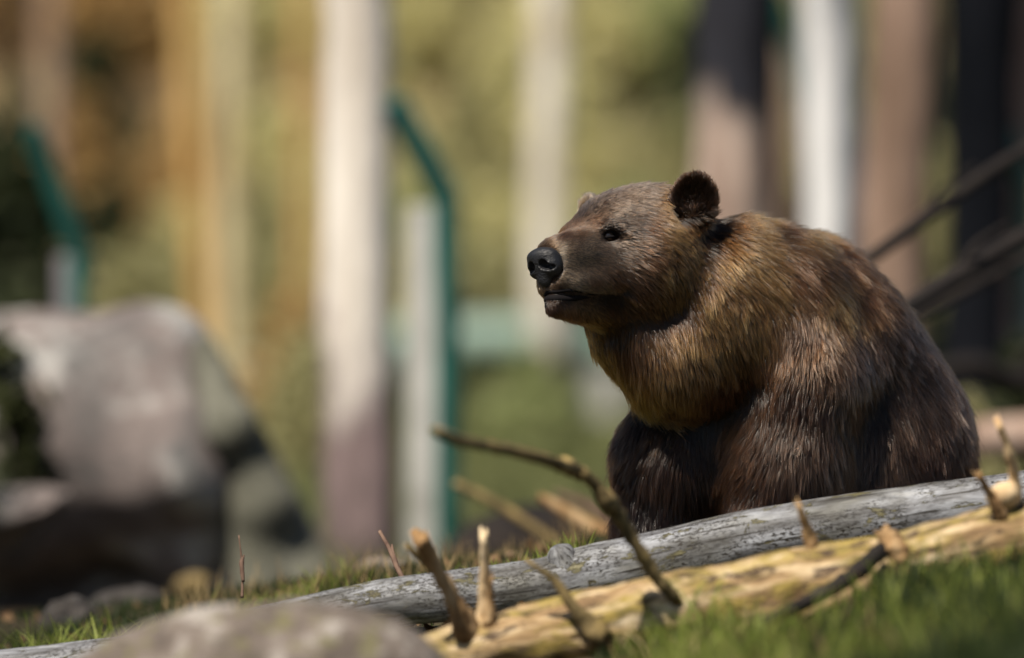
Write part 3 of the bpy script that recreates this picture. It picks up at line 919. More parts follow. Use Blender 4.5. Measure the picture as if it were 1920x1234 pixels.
# control: u, v, direction du, dv, length(mm), lift, root rgb, tip rgb, clump
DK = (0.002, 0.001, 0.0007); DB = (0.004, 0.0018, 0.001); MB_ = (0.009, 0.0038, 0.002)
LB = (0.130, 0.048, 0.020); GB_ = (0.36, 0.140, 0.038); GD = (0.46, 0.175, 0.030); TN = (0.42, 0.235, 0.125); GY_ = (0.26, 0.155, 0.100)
MBT = (0.026, 0.010, 0.005)
C = [
 (1065, 478, 1, -.15, 6, .15, MB_, TN, .2), (1090, 500, 1, .05, 8, .15, MB_, TN, .2), (1065, 515, 1, .15, 7, .15, MB_, TN, .2),
 (1045, 545, .9, .4, 7, .2, DB, LB, .2), (1075, 540, 1, .3, 9, .2, MB_, TN, .3), (1110, 530, .9, .35, 12, .2, MB_, LB, .3),
 (1100, 460, .9, -.4, 8, .15, MB_, TN, .2), (1085, 440, .7, -.7, 10, .2, MB_, LB, .3), (1055, 440, .2, -1, 10, .3, MB_, LB, .3),
 (1110, 425, .8, -.6, 14, .25, MB_, LB, .4), (1100, 400, .9, -.5, 18, .3, DB, GY_, .5), (1140, 380, .95, -.3, 20, .3, MB_, GY_, .6),
 (1165, 400, .95, -.15, 22, .25, MB_, GY_, .7), (1200, 365, 1, -.05, 22, .3, MB_, GY_, .6), (1240, 372, 1, .1, 24, .3, MB_, GB_, .6),
 (1150, 420, 1, -.15, 16, .2, MB_, GY_, .7), (1170, 440, 1, .12, 16, .2, DB, GY_, .7), (1120, 470, 1, .2, 10, .15, MB_, GY_, .3), (1150, 475, .95, .3, 14, .2, MB_, GY_, .5),
 (1200, 430, .98, .2, 26, .25, DB, LB, .8), (1200, 480, .9, .4, 30, .25, DB, LB, .85), (1240, 430, .95, .3, 28, .3, MB_, GB_, .85),
 (1240, 500, .8, .6, 34, .3, MB_, GB_, .9), (1190, 540, .7, .7, 30, .3, DB, LB, .85), (1240, 570, .55, .85, 36, .3, MB_, GB_, .9),
 (1150, 520, .85, .5, 20, .25, DB, LB, .6), (1140, 570, .6, .8, 22, .3, DB, LB, .7), (1125, 548, .8, .5, 14, .3, MB_, TN, .4),
 (1030, 585, .5, .9, 9, .4, DB, MB_, .3), (1070, 590, .5, .9, 14, .4, DB, LB, .4), (1100, 610, .4, .95, 22, .4, DB, GD, .6), (1110, 640, .15, 1, 34, .4, MB_, GD, .8),
 (1140, 680, .05, 1, 46, .35, MB_, GD, .9), (1180, 640, .2, 1, 40, .3, DB, LB, .9), (1190, 720, 0, 1, 52, .35, MB_, GD, .92), (1240, 760, 0, 1, 55, .35, MB_, GB_, .95),
 (1280, 700, .1, 1, 52, .3, MB_, GB_, .95), (1340, 700, .2, 1, 50, .25, DB, LB, .9), (1320, 620, .4, .9, 44, .3, MB_, GB_, .9), (1300, 540, .5, .85, 40, .3, MB_, GB_, .9),
 (1290, 460, .7, .7, 34, .3, MB_, GB_, .85), (1350, 470, .6, .8, 38, .3, DB, GB_, .85), (1400, 440, .85, .4, 42, .4, MB_, GB_, .7), (1385, 412, .95, .1, 42, .45, MB_, GB_, .6),
 (1420, 520, .7, .7, 44, .4, MB_, GB_, .85), (1400, 600, .4, .9, 44, .35, DB, GB_, .85), (1430, 680, .3, .95, 44, .35, DB, LB, .85),
 (1450, 425, .9, -.1, 42, .4, MB_, LB, .6), (1500, 430, .95, .2, 44, .4, MB_, GB_, .7), (1560, 460, .85, .5, 46, .35, MB_, LB, .8), (1480, 500, .6, .7, 42, .4, DB, LB, .8),
 (1500, 600, -.1, 1, 42, .4, DB, LB, .85), (1600, 540, .6, .8, 46, .3, MB_, LB, .85), (1560, 560, .3, .95, 46, .3, MB_, GB_, .9), (1600, 640, .25, .97, 48, .2, MB_, LB, .95),
 (1680, 620, .6, .8, 46, .25, MB_, LB, .85), (1680, 720, .25, .97, 52, .15, DB, LB, .97), (1760, 720, .45, .9, 50, .2, DB, LB, .9), (1600, 760, .15, 1, 52, .15, DB, LB, .97),
 (1740, 820, .15, 1, 55, .12, DB, MB_, .97), (1820, 850, .25, 1, 50, .2, DK, MB_, .9), (1650, 880, .1, 1, 55, .12, DB, LB, .97), (1560, 860, .1, 1, 50, .15, DB, LB, .95),
 (1500, 720, -.2, 1, 44, .4, DK, MB_, .85), (1480, 800, -.35, .95, 46, .35, DK, LB, .85), (1540, 940, .25, 1, 48, .2, DK, LB, .9),
 (1390, 800, -.6, .8, 44, .35, DB, LB, .85), (1380, 870, -.55, .85, 42, .3, DB, LB, .85), (1400, 940, -.45, .9, 42, .3, DB, LB, .85), (1460, 920, -.1, 1, 46, .25, DK, MB_, .85),
 (1320, 820, .1, 1, 44, .2, DK, DB, .8), (1310, 900, .1, 1, 44, .2, DK, DB, .8), (1250, 830, -.35, 1, 42, .35, DK, DB, .8), (1210, 790, -.4, .9, 42, .35, DK, DB, .8), (1180, 800, -.85, .6, 36, .5, DK, DB, .85),  # near-black coat also paints the head's shadow on chest and far leg
 (1165, 880, -.85, .55, 36, .5, DK, MB_, .85), (1155, 960, -.8, .6, 38, .5, DK, MB_, .85), (1210, 940, -.3, 1, 42, .3, DK, DB, .8), (1270, 970, 0, 1, 44, .25, DK, DB, .8),
]
Cu = np.array([c[:2] for c in C], float)
Cd = np.array([c[2:4] for c in C], float); Cd /= np.linalg.norm(Cd, axis=1)[:, None]
Cl = np.array([c[4] for c in C]) / 1000.0
Cf = np.array([c[5] for c in C])
Cr = np.array([c[6] for c in C]); FLK = (0.095, 0.052, 0.034)
Ct = np.array([FLK if (c[7] is LB and c[0] > 1470 and c[1] > 590) else (MBT if c[7] is MB_ else ((0.010, 0.0045, 0.003) if c[7] is DB else c[7])) for c in C])
Cr = np.where((Cl < .013)[:, None], Ct * .42, Cr)
Cl = np.where(Cl < .013, Cl * 1.25, np.where(Cl < .029, Cl * 1.3, Cl * 1.15)); Cc = np.array([c[8] for c in C])
Cc = np.where(Cl < .04, np.clip(Cc * 1.25 + .1, 0, .95), Cc)

tri = np.vstack([BQ[:, [0, 1, 2]], BQ[:, [0, 2, 3]]])
A0, B0, C0 = BV[tri[:, 0]], BV[tri[:, 1]], BV[tri[:, 2]]
area = np.linalg.norm(np.cross(B0 - A0, C0 - A0), axis=1) / 2
cen = (A0 + B0 + C0) / 3
fn = BN[tri].mean(1)
w = area.copy()
view = np.array([0, CAM_Y, CAM_Z]) - cen; view /= np.linalg.norm(view, axis=1)[:, None]
facing = (fn * view).sum(1)
w *= np.where(facing > -0.45, 1.0, 0.28)
hd = cen - HC
fl_, ll_, ul_ = hd @ Fw / K, hd @ Lf / K, hd @ Up / K
isface = (fl_ > 60) & (np.abs(ll_) < 130) & (np.abs(ul_) < 160)
w *= np.where(isface, 2.0, 1.0)
w *= np.where(cen[:, 2] < 0.1, 0.3, 1.0)
NH = 620000
w /= w.sum()
ti = RNG.choice(len(tri), NH, p=w)
r1 = np.sqrt(RNG.random(NH)); r2 = RNG.random(NH)
wa = (1 - r1)[:, None]; wb = (r1 * (1 - r2))[:, None]; wc = (r1 * r2)[:, None]
P = A0[ti] * wa + B0[ti] * wb + C0[ti] * wc
N = BN[tri[ti, 0]] * wa + BN[tri[ti, 1]] * wb + BN[tri[ti, 2]] * wc
N /= np.linalg.norm(N, axis=1)[:, None]
# keep nose, eyes and lips bare
keep = np.linalg.norm(P - NC, axis=1) > 0.036
for k, e in enumerate(eye_pos): keep &= np.linalg.norm((P - e), axis=1) > 0.0165
dm = np.min(np.linalg.norm(P[:, None, :] - catmull(mouth_pts, 30)[None], axis=2), axis=1)
dl_ = np.min(np.linalg.norm(P[:, None, :] - catmull(low_lip, 30)[None], axis=2), axis=1)
keep &= (dm > 0.0035) & (dl_ > 0.0045)
P, N = P[keep], N[keep]


def props(P, N):
    s = PXM / (P[:, 1] - CAM_Y)
    uu = 960 + P[:, 0] * s; vv_ = 617 - (P[:, 2] - CAM_Z) * s
    q = np.stack([uu, vv_], 1)
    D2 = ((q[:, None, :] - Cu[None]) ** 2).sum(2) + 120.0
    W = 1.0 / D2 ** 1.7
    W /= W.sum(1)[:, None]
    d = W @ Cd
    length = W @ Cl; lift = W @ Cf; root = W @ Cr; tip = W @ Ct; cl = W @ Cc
    T = np.stack([d[:, 0], np.zeros(len(d)), -d[:, 1]], 1)
    # turbulence in the lie of the coat
    n1, n2, n3 = [fnoise(P, 9, 2, q_) + .55 * vnoise(P, 34, q_ + 3) for q_ in (31, 57, 83)]
    nz = np.stack([n1, n2, n3], 1)
    T = T + nz * (0.55 * np.clip(length / 0.04, .2, 1))[:, None]
    # hair on the far side of the back runs away and down
    back = sstep(0.0, -0.5, (N * np.array([0, -1, 0])).sum(1))
    T[:, 2] -= back * 0.5; T[:, 1] += back * 0.2
    # ears
    for sgn in (1, -1):
        c = hp(8, sgn * 136, 58)
        de = np.linalg.norm(P - c, axis=1) / K
        m = sstep(64, 48, de) * sstep(-44, -18, ((P - c) @ Up) / K)
        Te = (P - c) * 12 + Up * 0.6
        T = T * (1 - m[:, None]) + Te * m[:, None]
        length = length * (1 - m) + 0.020 * m
        lift = lift * (1 - m) + 0.40 * m
        dark = np.array((0.004, 0.002, 0.001)); edge = np.array((0.06, 0.025, 0.012)) if sgn == 1 else np.array((0.45, 0.25, 0.14))  # far ear's paler orange fur imitates light shining through it
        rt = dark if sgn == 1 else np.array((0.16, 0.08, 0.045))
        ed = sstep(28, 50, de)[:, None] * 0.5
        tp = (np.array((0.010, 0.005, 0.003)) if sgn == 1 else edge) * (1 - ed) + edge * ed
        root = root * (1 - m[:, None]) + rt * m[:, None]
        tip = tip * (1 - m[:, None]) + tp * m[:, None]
        cl = cl * (1 - m) + 0.5 * m
    # dark patch below the near ear and around the eye
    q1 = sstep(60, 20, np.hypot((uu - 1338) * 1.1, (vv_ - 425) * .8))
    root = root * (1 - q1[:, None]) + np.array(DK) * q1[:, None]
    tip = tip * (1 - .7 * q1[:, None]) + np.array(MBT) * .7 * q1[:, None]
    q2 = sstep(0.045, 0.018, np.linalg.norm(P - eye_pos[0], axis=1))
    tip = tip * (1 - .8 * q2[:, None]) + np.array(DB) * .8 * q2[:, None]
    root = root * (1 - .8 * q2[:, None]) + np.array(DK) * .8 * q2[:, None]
    length = length * (1 - q2 * .5)
    ml_ = catmull(mouth_pts, 26) + np.array([0, 0, -.013])
    q3 = sstep(0.017, 0.009, np.min(np.linalg.norm(P[:, None, :] - ml_[None], axis=2), axis=1))
    tip = tip * (1 - .93 * q3[:, None]) + np.array(DK) * .93 * q3[:, None]
    root = root * (1 - .93 * q3[:, None]) + np.array(DK) * .93 * q3[:, None]
    length = length * (1 - q3 * .6)
    bl = 1 + .55 * fnoise(P, 55, 2, 5) + .35 * fnoise(P, 16, 2, 8)
    tip = tip * bl[:, None]
    T = T - (T * N).sum(1)[:, None] * N
    T /= np.linalg.norm(T, axis=1)[:, None] + 1e-6
    return T, length, lift, root, tip, cl, nz

TS = np.array([0, .18, .38, .58, .8, 1.0])


def strands(P, N, T, L, lift, wob):
    out = np.zeros((len(P), len(TS), 3))
    g = np.array([0, 0, -1.0])
    G = g - (N * g).sum(1)[:, None] * N
    for i, t in enumerate(TS):
        # integrate a bend: stands up at the root, lies down towards the tip
        along = t * (1 - 0.0 * t)
        up = lift * (1.25 * t - 0.55 * t * t)
        out[:, i] = P + L[:, None] * (T * along * np.sqrt(np.maximum(1 - (lift * .7) ** 2, .2))[:, None] + N * up[:, None] + G * (0.16 * t * t) + wob * (0.06 * t))
    return out - 0.0


def chunked(P, N):
    outs = [props(P[i:i + 60000], N[i:i + 60000]) for i in range(0, len(P), 60000)]
    return [np.concatenate([o[k] for o in outs]) for k in range(7)]

T, Ln, lift, root, tip, cl, nz = chunked(P, N)
n = len(P)
Ln = Ln * (0.72 + 0.5 * RNG.random(n))
rv = RNG.normal(size=(n, 3))
stray = RNG.random(n) < .045
Ln = np.where(stray, Ln * 1.2, Ln)
S = strands(P, N, T, Ln, lift * (0.35 + 1.3 * RNG.random(n)), rv)
# clumping: each strand leans towards the strand at its clump's heart
face_f = Ln < 0.022
gi = RNG.choice(n, 125000, replace=False)
kd = KDTree(len(gi))
for k, i in enumerate(gi): kd.insert(Vector(P[i]), k)
kd.balance()
jit = RNG.normal(size=(n, 3)) * 0.0005
near = np.empty(n, np.int64)
Pj = P + jit
for i in range(n): near[i] = kd.find(Pj[i])[1]
gg = gi[near]
gs = gi[RNG.choice(len(gi), 11000, replace=False)]
kd2 = KDTree(len(gs))
for k, i in enumerate(gs): kd2.insert(Vector(P[i]), k)
kd2.balance()
near2 = np.array([kd2.find(P[i])[1] for i in gi])
g2 = gs[near2]                           # for every small guide its big guide
wet = np.clip(cl, 0, 1)
Ln_g = Ln[gi]
bigc = wet[gi] * np.clip(.38 + .6 * fnoise(P[gi], 14, 2, 91), 0, .65)
ph = RNG.random(len(gi)) * 6.28
wv = np.cross(T[gi], N[gi]) * (0.035 * Ln_g * RNG.normal(size=len(gi)))[:, None]
Sg = S[gi]
for i, t in enumerate(TS):
    f = (bigc * t ** 1.5)[:, None]
    Sg[:, i] += wv * (np.sin(ph + t * 4.5) * t)[:, None]
    Sg[:, i] = Sg[:, i] * (1 - f) + S[g2][:, i] * f
lv = (0.75 + .5 * RNG.random(len(gi)))
inv = np.full(n, -1); inv[gi] = np.arange(len(gi))
out = S.copy()
for i, t in enumerate(TS):
    f = (np.where(stray, .15, np.minimum(1, wet * 1.1)) * (0.96 * t ** 0.8))[:, None]
    tgt = Sg[near][:, i]
    out[:, i] = S[:, i] * (1 - f) + tgt * f
S = out
S -= BB
hc = bpy.data.hair_curves.new('fur')
hc.add_curves([len(TS)] * n)
hc.attributes['position'].data.foreach_set('vector', S.astype(np.float32).ravel())
rad = hc.attributes.get('radius') or hc.attributes.new('radius', 'FLOAT', 'POINT')
base_r = np.where(face_f, 0.00036, 0.00041)[:, None] * (0.8 + .4 * RNG.random((n, 1)))
prof = np.array([1.0, 1.0, .92, .78, .5, .14])[None]
rad.data.foreach_set('value', (base_r * prof).astype(np.float32).ravel())
# per clump tone variation
tone = (0.76 + 0.48 * RNG.random(len(gi)))[near][:, None] * (0.7 + .6 * RNG.random((n, 1)))
tt = np.clip((TS[None] - np.where(face_f, 0.38, 0.50)[:, None]) / .42, 0, 1)[:, :, None]
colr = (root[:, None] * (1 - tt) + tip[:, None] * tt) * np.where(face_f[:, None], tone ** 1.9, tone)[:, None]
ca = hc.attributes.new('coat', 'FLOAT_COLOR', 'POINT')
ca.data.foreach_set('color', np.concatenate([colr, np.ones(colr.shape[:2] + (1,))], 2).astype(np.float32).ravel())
mh = bpy.data.materials.new('bear_fur'); mh.use_nodes = True
nt = mh.node_tree; nt.nodes.clear()
hb = nt.nodes.new('ShaderNodeBsdfHairPrincipled')
hb.parametrization = 'COLOR'
hb.inputs['Roughness'].default_value = 0.19
hb.inputs['Radial Roughness'].default_value = 0.32
hb.inputs['Coat'].default_value = 0.0
hb.inputs['IOR'].default_value = 1.42
hb.inputs['Random Roughness'].default_value = 0.3
at_ = nt.nodes.new('ShaderNodeAttribute'); at_.attribute_name = 'coat'
nt.links.new(at_.outputs['Color'], hb.inputs['Color'])
ho = nt.nodes.new('ShaderNodeOutputMaterial')
nt.links.new(hb.outputs[0], ho.inputs['Surface'])
hc.materials.append(mh)
fur = link('fur', hc, bear)
tag(fur, kind='stuff')
print('fur done', n, round(time.time() - T0, 1))

# ------------------------------------------------------------------ rocks
def rock(field, seedn, amp, sc):
    V, q = field.surface()
    d = fnoise(V, sc, 5, seedn)
    me = mesh_from('tmp', V, q)
    nn = np.zeros(len(V) * 3, np.float32); me.vertices.foreach_get('normal', nn)
    bpy.data.meshes.remove(me)
    return V + nn.reshape(-1, 3) * (d * amp)[:, None], q

BY = 6.0
def rr(*r): return np.array(r) * px(1, BY)
bf = Field(at(-330, 1260, BY) + np.array([0, -2.0, 0]), at(520, 500, BY) + np.array([0, 2.6, 0]), 0.035)
bf.ell(at(185, 830, BY + .3), rr(250, 330, 205), .15)
bf.ell(at(-30, 870, BY + .3), rr(290, 330, 270), .25)
bf.ell(at(300, 700, BY + .2), rr(85, 200, 105), .2)
bf.ell(at(345, 930, BY - .1), rr(95, 230, 170), .2)
bf.ell(at(60, 1000, BY - .6), rr(210, 140, 110), .15)
bf.ell(at(270, 1060, BY - .65), rr(185, 330, 135), .12, sub=True)      # hollow under the face
bf.ell(at(40, 1120, BY - .9), rr(190, 230, 95), .12, sub=True)
bf.ell(at(180, 1150, BY + .75), rr(430, 330, 160), .15)
V, q = rock(bf, 5, 0.10, 1.3)
bo = empty('boulder', (at(170, 1150, BY)[0], BY, -0.35))
tag(bo, 'huge blurred grey-brown granite boulder with a dark hollow at its foot, at the left', 'boulder')
link('rock_body', mesh_from('rock_body', V - np.array(bo.location), q, mat=M['boulder']), bo)
# moss tufts on the left shoulder of the boulder
def leaves(centres, size, mat_name, name, n_each=1, spread=0.0, aspect=1.8, seed=0, flat=0.0):
    r = np.random.default_rng(seed)
    c = np.repeat(np.asarray(centres, float), n_each, 0)
    c = c + r.normal(size=c.shape) * spread
    m = len(c)
    a = r.normal(size=(m, 3)); a /= np.linalg.norm(a, axis=1)[:, None]
    b = r.normal(size=(m, 3)); b -= (a * b).sum(1)[:, None] * a; b /= np.linalg.norm(b, axis=1)[:, None]
    s = size * (0.6 + .8 * r.random(m))[:, None]
    a *= s * aspect * .5; b *= s * .5
    nrm_ = np.cross(a, b); nrm_ /= np.linalg.norm(nrm_, axis=1)[:, None]
    V = np.stack([c - a, c + b + nrm_ * s * .12, c + a, c - b + nrm_ * s * .12], 1).reshape(-1, 3)
    q = np.arange(m * 4).reshape(-1, 4)
    return mesh_from(name, V, q, mat=M[mat_name], smooth=False)
bvb = BVHTree.FromPolygons([Vector(v) for v in V], [tuple(int(i) for i in f) for f in q])
pts = []
rm = random.Random(3)
for (u0, v0, ru, rv_, k) in [(0, 690, 18, 34, 16), (35, 790, 28, 30, 20), (5, 890, 24, 45, 22), (70, 865, 16, 20, 12), (20, 760, 20, 30, 10)]:
    for _ in range(k):
        u = u0 + rm.gauss(0, ru * .55); v = v0 + rm.gauss(0, rv_ * .55)
        o = Vector((0, CAM_Y, CAM_Z)); d = (Vector(at(u, v, 0)) - o).normalized()
        h = bvb.ray_cast(o, d)
        if h[0] is not None: pts.append(np.array(h[0]) + np.array(h[1]) * .03)
tag(link('moss', leaves(np.array(pts) - np.array(bo.location), .045, 'moss', 'moss', 3, .03, seed=2), bo), kind='stuff')

# slab leaning against the boulder
SY = 5.7
sf = Field(at(280, 1200, SY) + np.array([0, -.9, 0]), at(720, 560, SY) + np.array([0, 1.2, 0]), 0.03)
for a, b, ra, rb in [((380, 650), (425, 800), 50, 68), ((425, 800), (500, 950), 68, 66), ((515, 950), (615, 1130), 54, 50), ((455, 900), (500, 1120), 60, 80)]:
    sf.cap(at(*a, SY + .2), at(*b, SY), px(ra, SY), px(rb, SY), .08)
V, q = rock(sf, 15, 0.07, 2.0)
so = empty('leaning_slab', (at(500, 1100, SY)[0], SY, -0.35))
tag(so, 'dark greenish stone slab sloping down to the right against the boulder', 'rock')
link('rock_body', mesh_from('rock_body', V - np.array(so.location), q, mat=M['slab']), so)

# small stones at the foot of the boulder
def stone(u, v, Y, r, mat, label, seedn, group=None):
    c = at(u, v, Y); R = np.array(r) * px(1, Y)
    f = Field(c - R * 1.4 - .05, c + R * 1.4 + .05, float(max(R) / 16))
    f.ell(c, R, .01)
    f.ell(c + R * np.array([.35, -.1, .12]), R * .75, float(R.min()) * .4)
    V, q = rock(f, seedn, float(R.min()) * .45, 1.1 / float(R.max()))
    o = link('stone', mesh_from('stone', V - c, q, mat=mat), loc=c)
    tag(o, label, 'stone', group)
    return o
stone(125, 1165, 1.6, (48, 50, 46), M['shaded_stone'], 'small dull grey stone with painted shade low at the far left, below the boulder', 4)
stone(235, 1150, 2.2, (80, 60, 45), M['shaded_stone'], 'wider stone with painted shade beside the small dull grey stone, left of the grass stalks', 9)
stone(358, 1098, 4.4, (34, 30, 24), M['branch'], 'small orange-brown stone at the dark foot of the boulder', 12)
stone(712, 1068, 1.3, (48, 30, 26), M['near_stone'], 'flat beige stone half hidden in grass behind the grey log', 22)

# near rounded stone
NY = -1.95
nf = Field(at(80, 1400, NY) + np.array([0, -.35, 0]), at(930, 1080, NY) + np.array([0, .4, 0]), 0.0085)
def nr(*r): return np.array(r) * px(1, NY)
nf.ell(at(500, 1284, NY), nr(300, 190, 165), .05)
nf.ell(at(640, 1270, NY - .02), nr(195, 140, 120), .05)
nf.ell(at(330, 1310, NY), nr(220, 150, 130), .05)
V, q = rock(nf, 33, 0.022, 7.0)
V = V + 0.003 * fnoise(V, 45, 3, 5)[:, None] * np.array([0, -.4, 1])
nb = at(500, 1330, NY)
o = link('near_stone', mesh_from('near_stone', V - nb, q, mat=M['near_stone']), loc=nb)
tag(o, 'rounded speckled grey-beige stone at the bottom edge, nearest thing to the camera', 'stone')

# ------------------------------------------------------------------ fence posts
def boxmesh(name, a, b, mat, bev=0.006):
    a = np.minimum(a, b); b = np.maximum(a, b)
    V = []
    for z, s in ((a[2], 0), (b[2] - bev, 0), (b[2], bev)):
        for (x, y) in ((a[0] + s, a[1] + s), (b[0] - s, a[1] + s), (b[0] - s, b[1] - s), (a[0] + s, b[1] - s)):
            V.append((x, y, z))
    q = []
    for l in (0, 4):
        for k in range(4): q.append((l + k, l + (k + 1) % 4, l + 4 + (k + 1) % 4, l + 4 + k))
    q.append((3, 2, 1, 0)); q.append((8, 9, 10, 11))
    return mesh_from(name, V, q, mat=mat, smooth=False)


def box_between(name, p, q_, wdt, mat, parent, base):
    p = np.array(p) - base; q_ = np.array(q_) - base
    V, qd, t = tube(np.linspace(p, q_, 3), [wdt * .7071] * 3, 4)
    o = link(name, mesh_from(name, V, qd, t, mat, smooth=False), parent)
    return o


def fence_post(uc, ug, vtop, vcon, arm_u, arm_v, Y, wc, wg, label, cm='concrete'):
    x = at(uc, 0, Y)[0]
    zb = ground_z(x, Y) - 0.15
    e = empty('fence_post', (x, Y, zb + .15))
    tag(e, label, 'fence post', 'fence posts with angled green arms')
    base = np.array(e.location)
    hw = px(wc, Y) / 2
    top = at(uc, vcon, Y)[2]
    link('concrete_post', boxmesh('concrete_post', np.array([x - hw, Y - hw, zb]) - base, np.array([x + hw, Y + hw, top]) - base, M[cm], .01), e)
    xg = at(ug, 0, Y)[0]
    w_ = px(wg, Y)
    pz = at(ug, vtop, Y)
    # steel upright stands beside the concrete
    box_between('steel_upright', (xg, Y - hw * .2, zb), pz + np.array([0, -hw * 1.1, 0]), w_, M['steel'], e, base)
    box_between('angled_arm', pz + np.array([0, -hw * 1.1, -.02]), at(arm_u, arm_v, Y - .15), w_ * 1.0, M['steel'], e, base)
    return e
fence_post(790, 838, 362, 385, 738, 190, 8.5, 54, 36, 'pale concrete fence post with green steel arm right of the large pale trunk')
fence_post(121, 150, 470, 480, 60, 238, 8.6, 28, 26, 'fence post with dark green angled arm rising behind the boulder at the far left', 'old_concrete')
fence_post(1575, 1540, 300, 600, 1452, -20, 13.2, 40, 24, 'fence post whose green arm shows between the mottled and the white trunks')
fence_post(1960, 1925, 330, 500, 1860, 160, 10.5, 50, 26, 'fence post at the right edge, only its green upright in view')

# pale teal round rail on white posts, far behind
def water_pipe():
    Y = 34.0
    e = empty('teal_pipe', (at(800, 0, Y)[0], Y, ground_z(at(800, 0, Y)[0], Y)))
    tag(e, 'pale teal horizontal pipe on white posts running behind the fence', 'pipe')
    b = np.array(e.location)
    tube_obj('pipe_body', [at(430, 725, Y), at(540, 695, Y), at(700, 655, Y), at(850, 640, Y), at(960, 634, Y), at(1080, 640, Y), at(1300, 650, Y), at(1600, 665, Y)],
             [px(40, Y)] * 8, M['teal'], e, b, n=60, ns=20, rough=.03, rs=2, uv=False)
    for (u, vt) in ((498, 700), (1133, 672), (1560, 690)):
        c = at(u, vt, Y)
        link('post', boxmesh('post', np.array([c[0] - px(33, Y), Y - .08, ground_z(c[0], Y) - .1]) - b, np.array([c[0] + px(33, Y), Y + .12, c[2] - .01]) - b, M['concrete'], .01), e)
water_pipe()

# ------------------------------------------------------------------ trees
print('trees', round(time.time() - T0, 1))
CROWN = {}
def crown_mesh(kind, seed):
    """loose crown around limbs; unit: metres above the trunk fork at the origin"""
    key = (kind, seed)
    if key in CROWN: return CROWN[key]
    r = np.random.default_rng(seed)
    cs = []
    for k in range(60):
        h = r.random() ** .8
        rad = (1.0 - .65 * h) * (0.4 + .7 * r.random()) * 1.5
        a = r.random() * 2 * pi
        cs.append((math.cos(a) * rad, math.sin(a) * rad, h * 4.5 - .4))
    me = leaves(np.array(cs), .16, kind, 'crown', 26, .26, seed=seed)
    CROWN[key] = me
    return me


LIMBS = {}
def limb_mesh(seed, mat, k):
    key = (seed, mat.name, k)
    if key in LIMBS: return LIMBS[key]
    r = random.Random(seed)
    V0, Q0 = [], []
    off = 0
    for _k in range(k + 1):
        a = r.random() * 2 * pi; z = r.uniform(-.3, 3.2)
        L = 1.5 * (1 - z / 5)
        p = [np.array([0, 0, z]), np.array([math.cos(a) * L * .5, math.sin(a) * L * .5, z + .25]), np.array([math.cos(a) * L, math.sin(a) * L, z + .55])]
        path = catmull(p, 6)
        V, q, t = tube(path, np.linspace(.04, .008, 6), 6, caps=False)
    me = mesh_from('limb', V, q, mat=mat)
    LIMBS[key] = me
    return me


def tree(name, ub, ut, Y, w, mat, label, leaf='leaf_olive', cat='tree', group=None, H=13.0, seed=0, vt=0, wtop=None, rough=.14, flare=1.25):
    """trunk passing (ub) at the ground and (ut) at the top of the frame, w px wide"""
    xb = at(ub, 0, Y)[0]; xt = at(ut, 0, Y)[0]
    z0 = ground_z(xb, Y) - .12
    ztop = at(0, 0, Y)[2]
    lean = (xt - xb) / (ztop - z0)
    e = empty(name, (xb, Y, z0 + .12))
    tag(e, label, cat, group)
    b = np.array(e.location)
    R = px(w / 2, Y)
    zs = [0, .25, 1.0, 2.0, 3.5, H * .65, H]
    r_ = random.Random(seed)
    pts = [np.array([xb + lean * min(z, 4) + (r_.random() - .5) * R * .35, Y + (r_.random() - .5) * R * .3, z0 + z]) for z in zs]
    wt = (wtop / w) if wtop else .9
    rad = [R * flare, R * 1.06, R, R * (1 + wt) / 2, R * wt, R * wt * .8, R * .3]
    path = catmull(pts, 44)
    hh = (path[:, 2] - z0)
    rr_ = np.interp(hh, zs, rad)
    V, q, t = tube(path, rr_, 20, rough=rough, rs=1.2 / max(R, .08), seed=seed, groove=.05)
    link('trunk', mesh_from('trunk', V - b, q, t, mat), e)
    top = pts[-2] - b
    for k in range(6): link('limb', limb_mesh(seed % 4, mat, k), e, top + np.array([0, 0, -.2]))
    cr = link('crown', crown_mesh(leaf, seed % 4), e, top)
    return e

tree('pale_tree', 672, 668, 9.5, 132, M['bark_white'], 'thick pale-barked tree trunk, widest in the left half, by the green fence arm', seed=1)
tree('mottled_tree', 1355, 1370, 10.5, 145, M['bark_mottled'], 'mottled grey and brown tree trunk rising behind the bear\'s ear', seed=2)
tree('shade_trunk', 1428, 1428, 11.2, 44, M['bark_dark'], 'added black trunk standing in for the shaded right side of the mottled trunk', seed=7, wtop=90)  # added trunk, imitates the shade along the mottled trunk's right edge
tree('white_tree', 1558, 1562, 12.0, 112, M['bark_white2'], 'smooth white tree trunk rising behind the bear\'s shoulder', seed=3, wtop=105)
tree('brown_tree', 1668, 1690, 11.0, 132, M['bark_brown'], 'brown tree trunk just right of the white trunk', seed=4)
tree('dark_tree', 1805, 1850, 10.2, 118, M['bark_dark'], 'nearly black leaning tree trunk at the right, crossed by dark branches', seed=5, wtop=170)
tree('reddish_tree', 1872, 1925, 13.5, 92, M['bark_pink'], 'pinkish brown leaning trunk at the right edge behind the black trunk', seed=6)

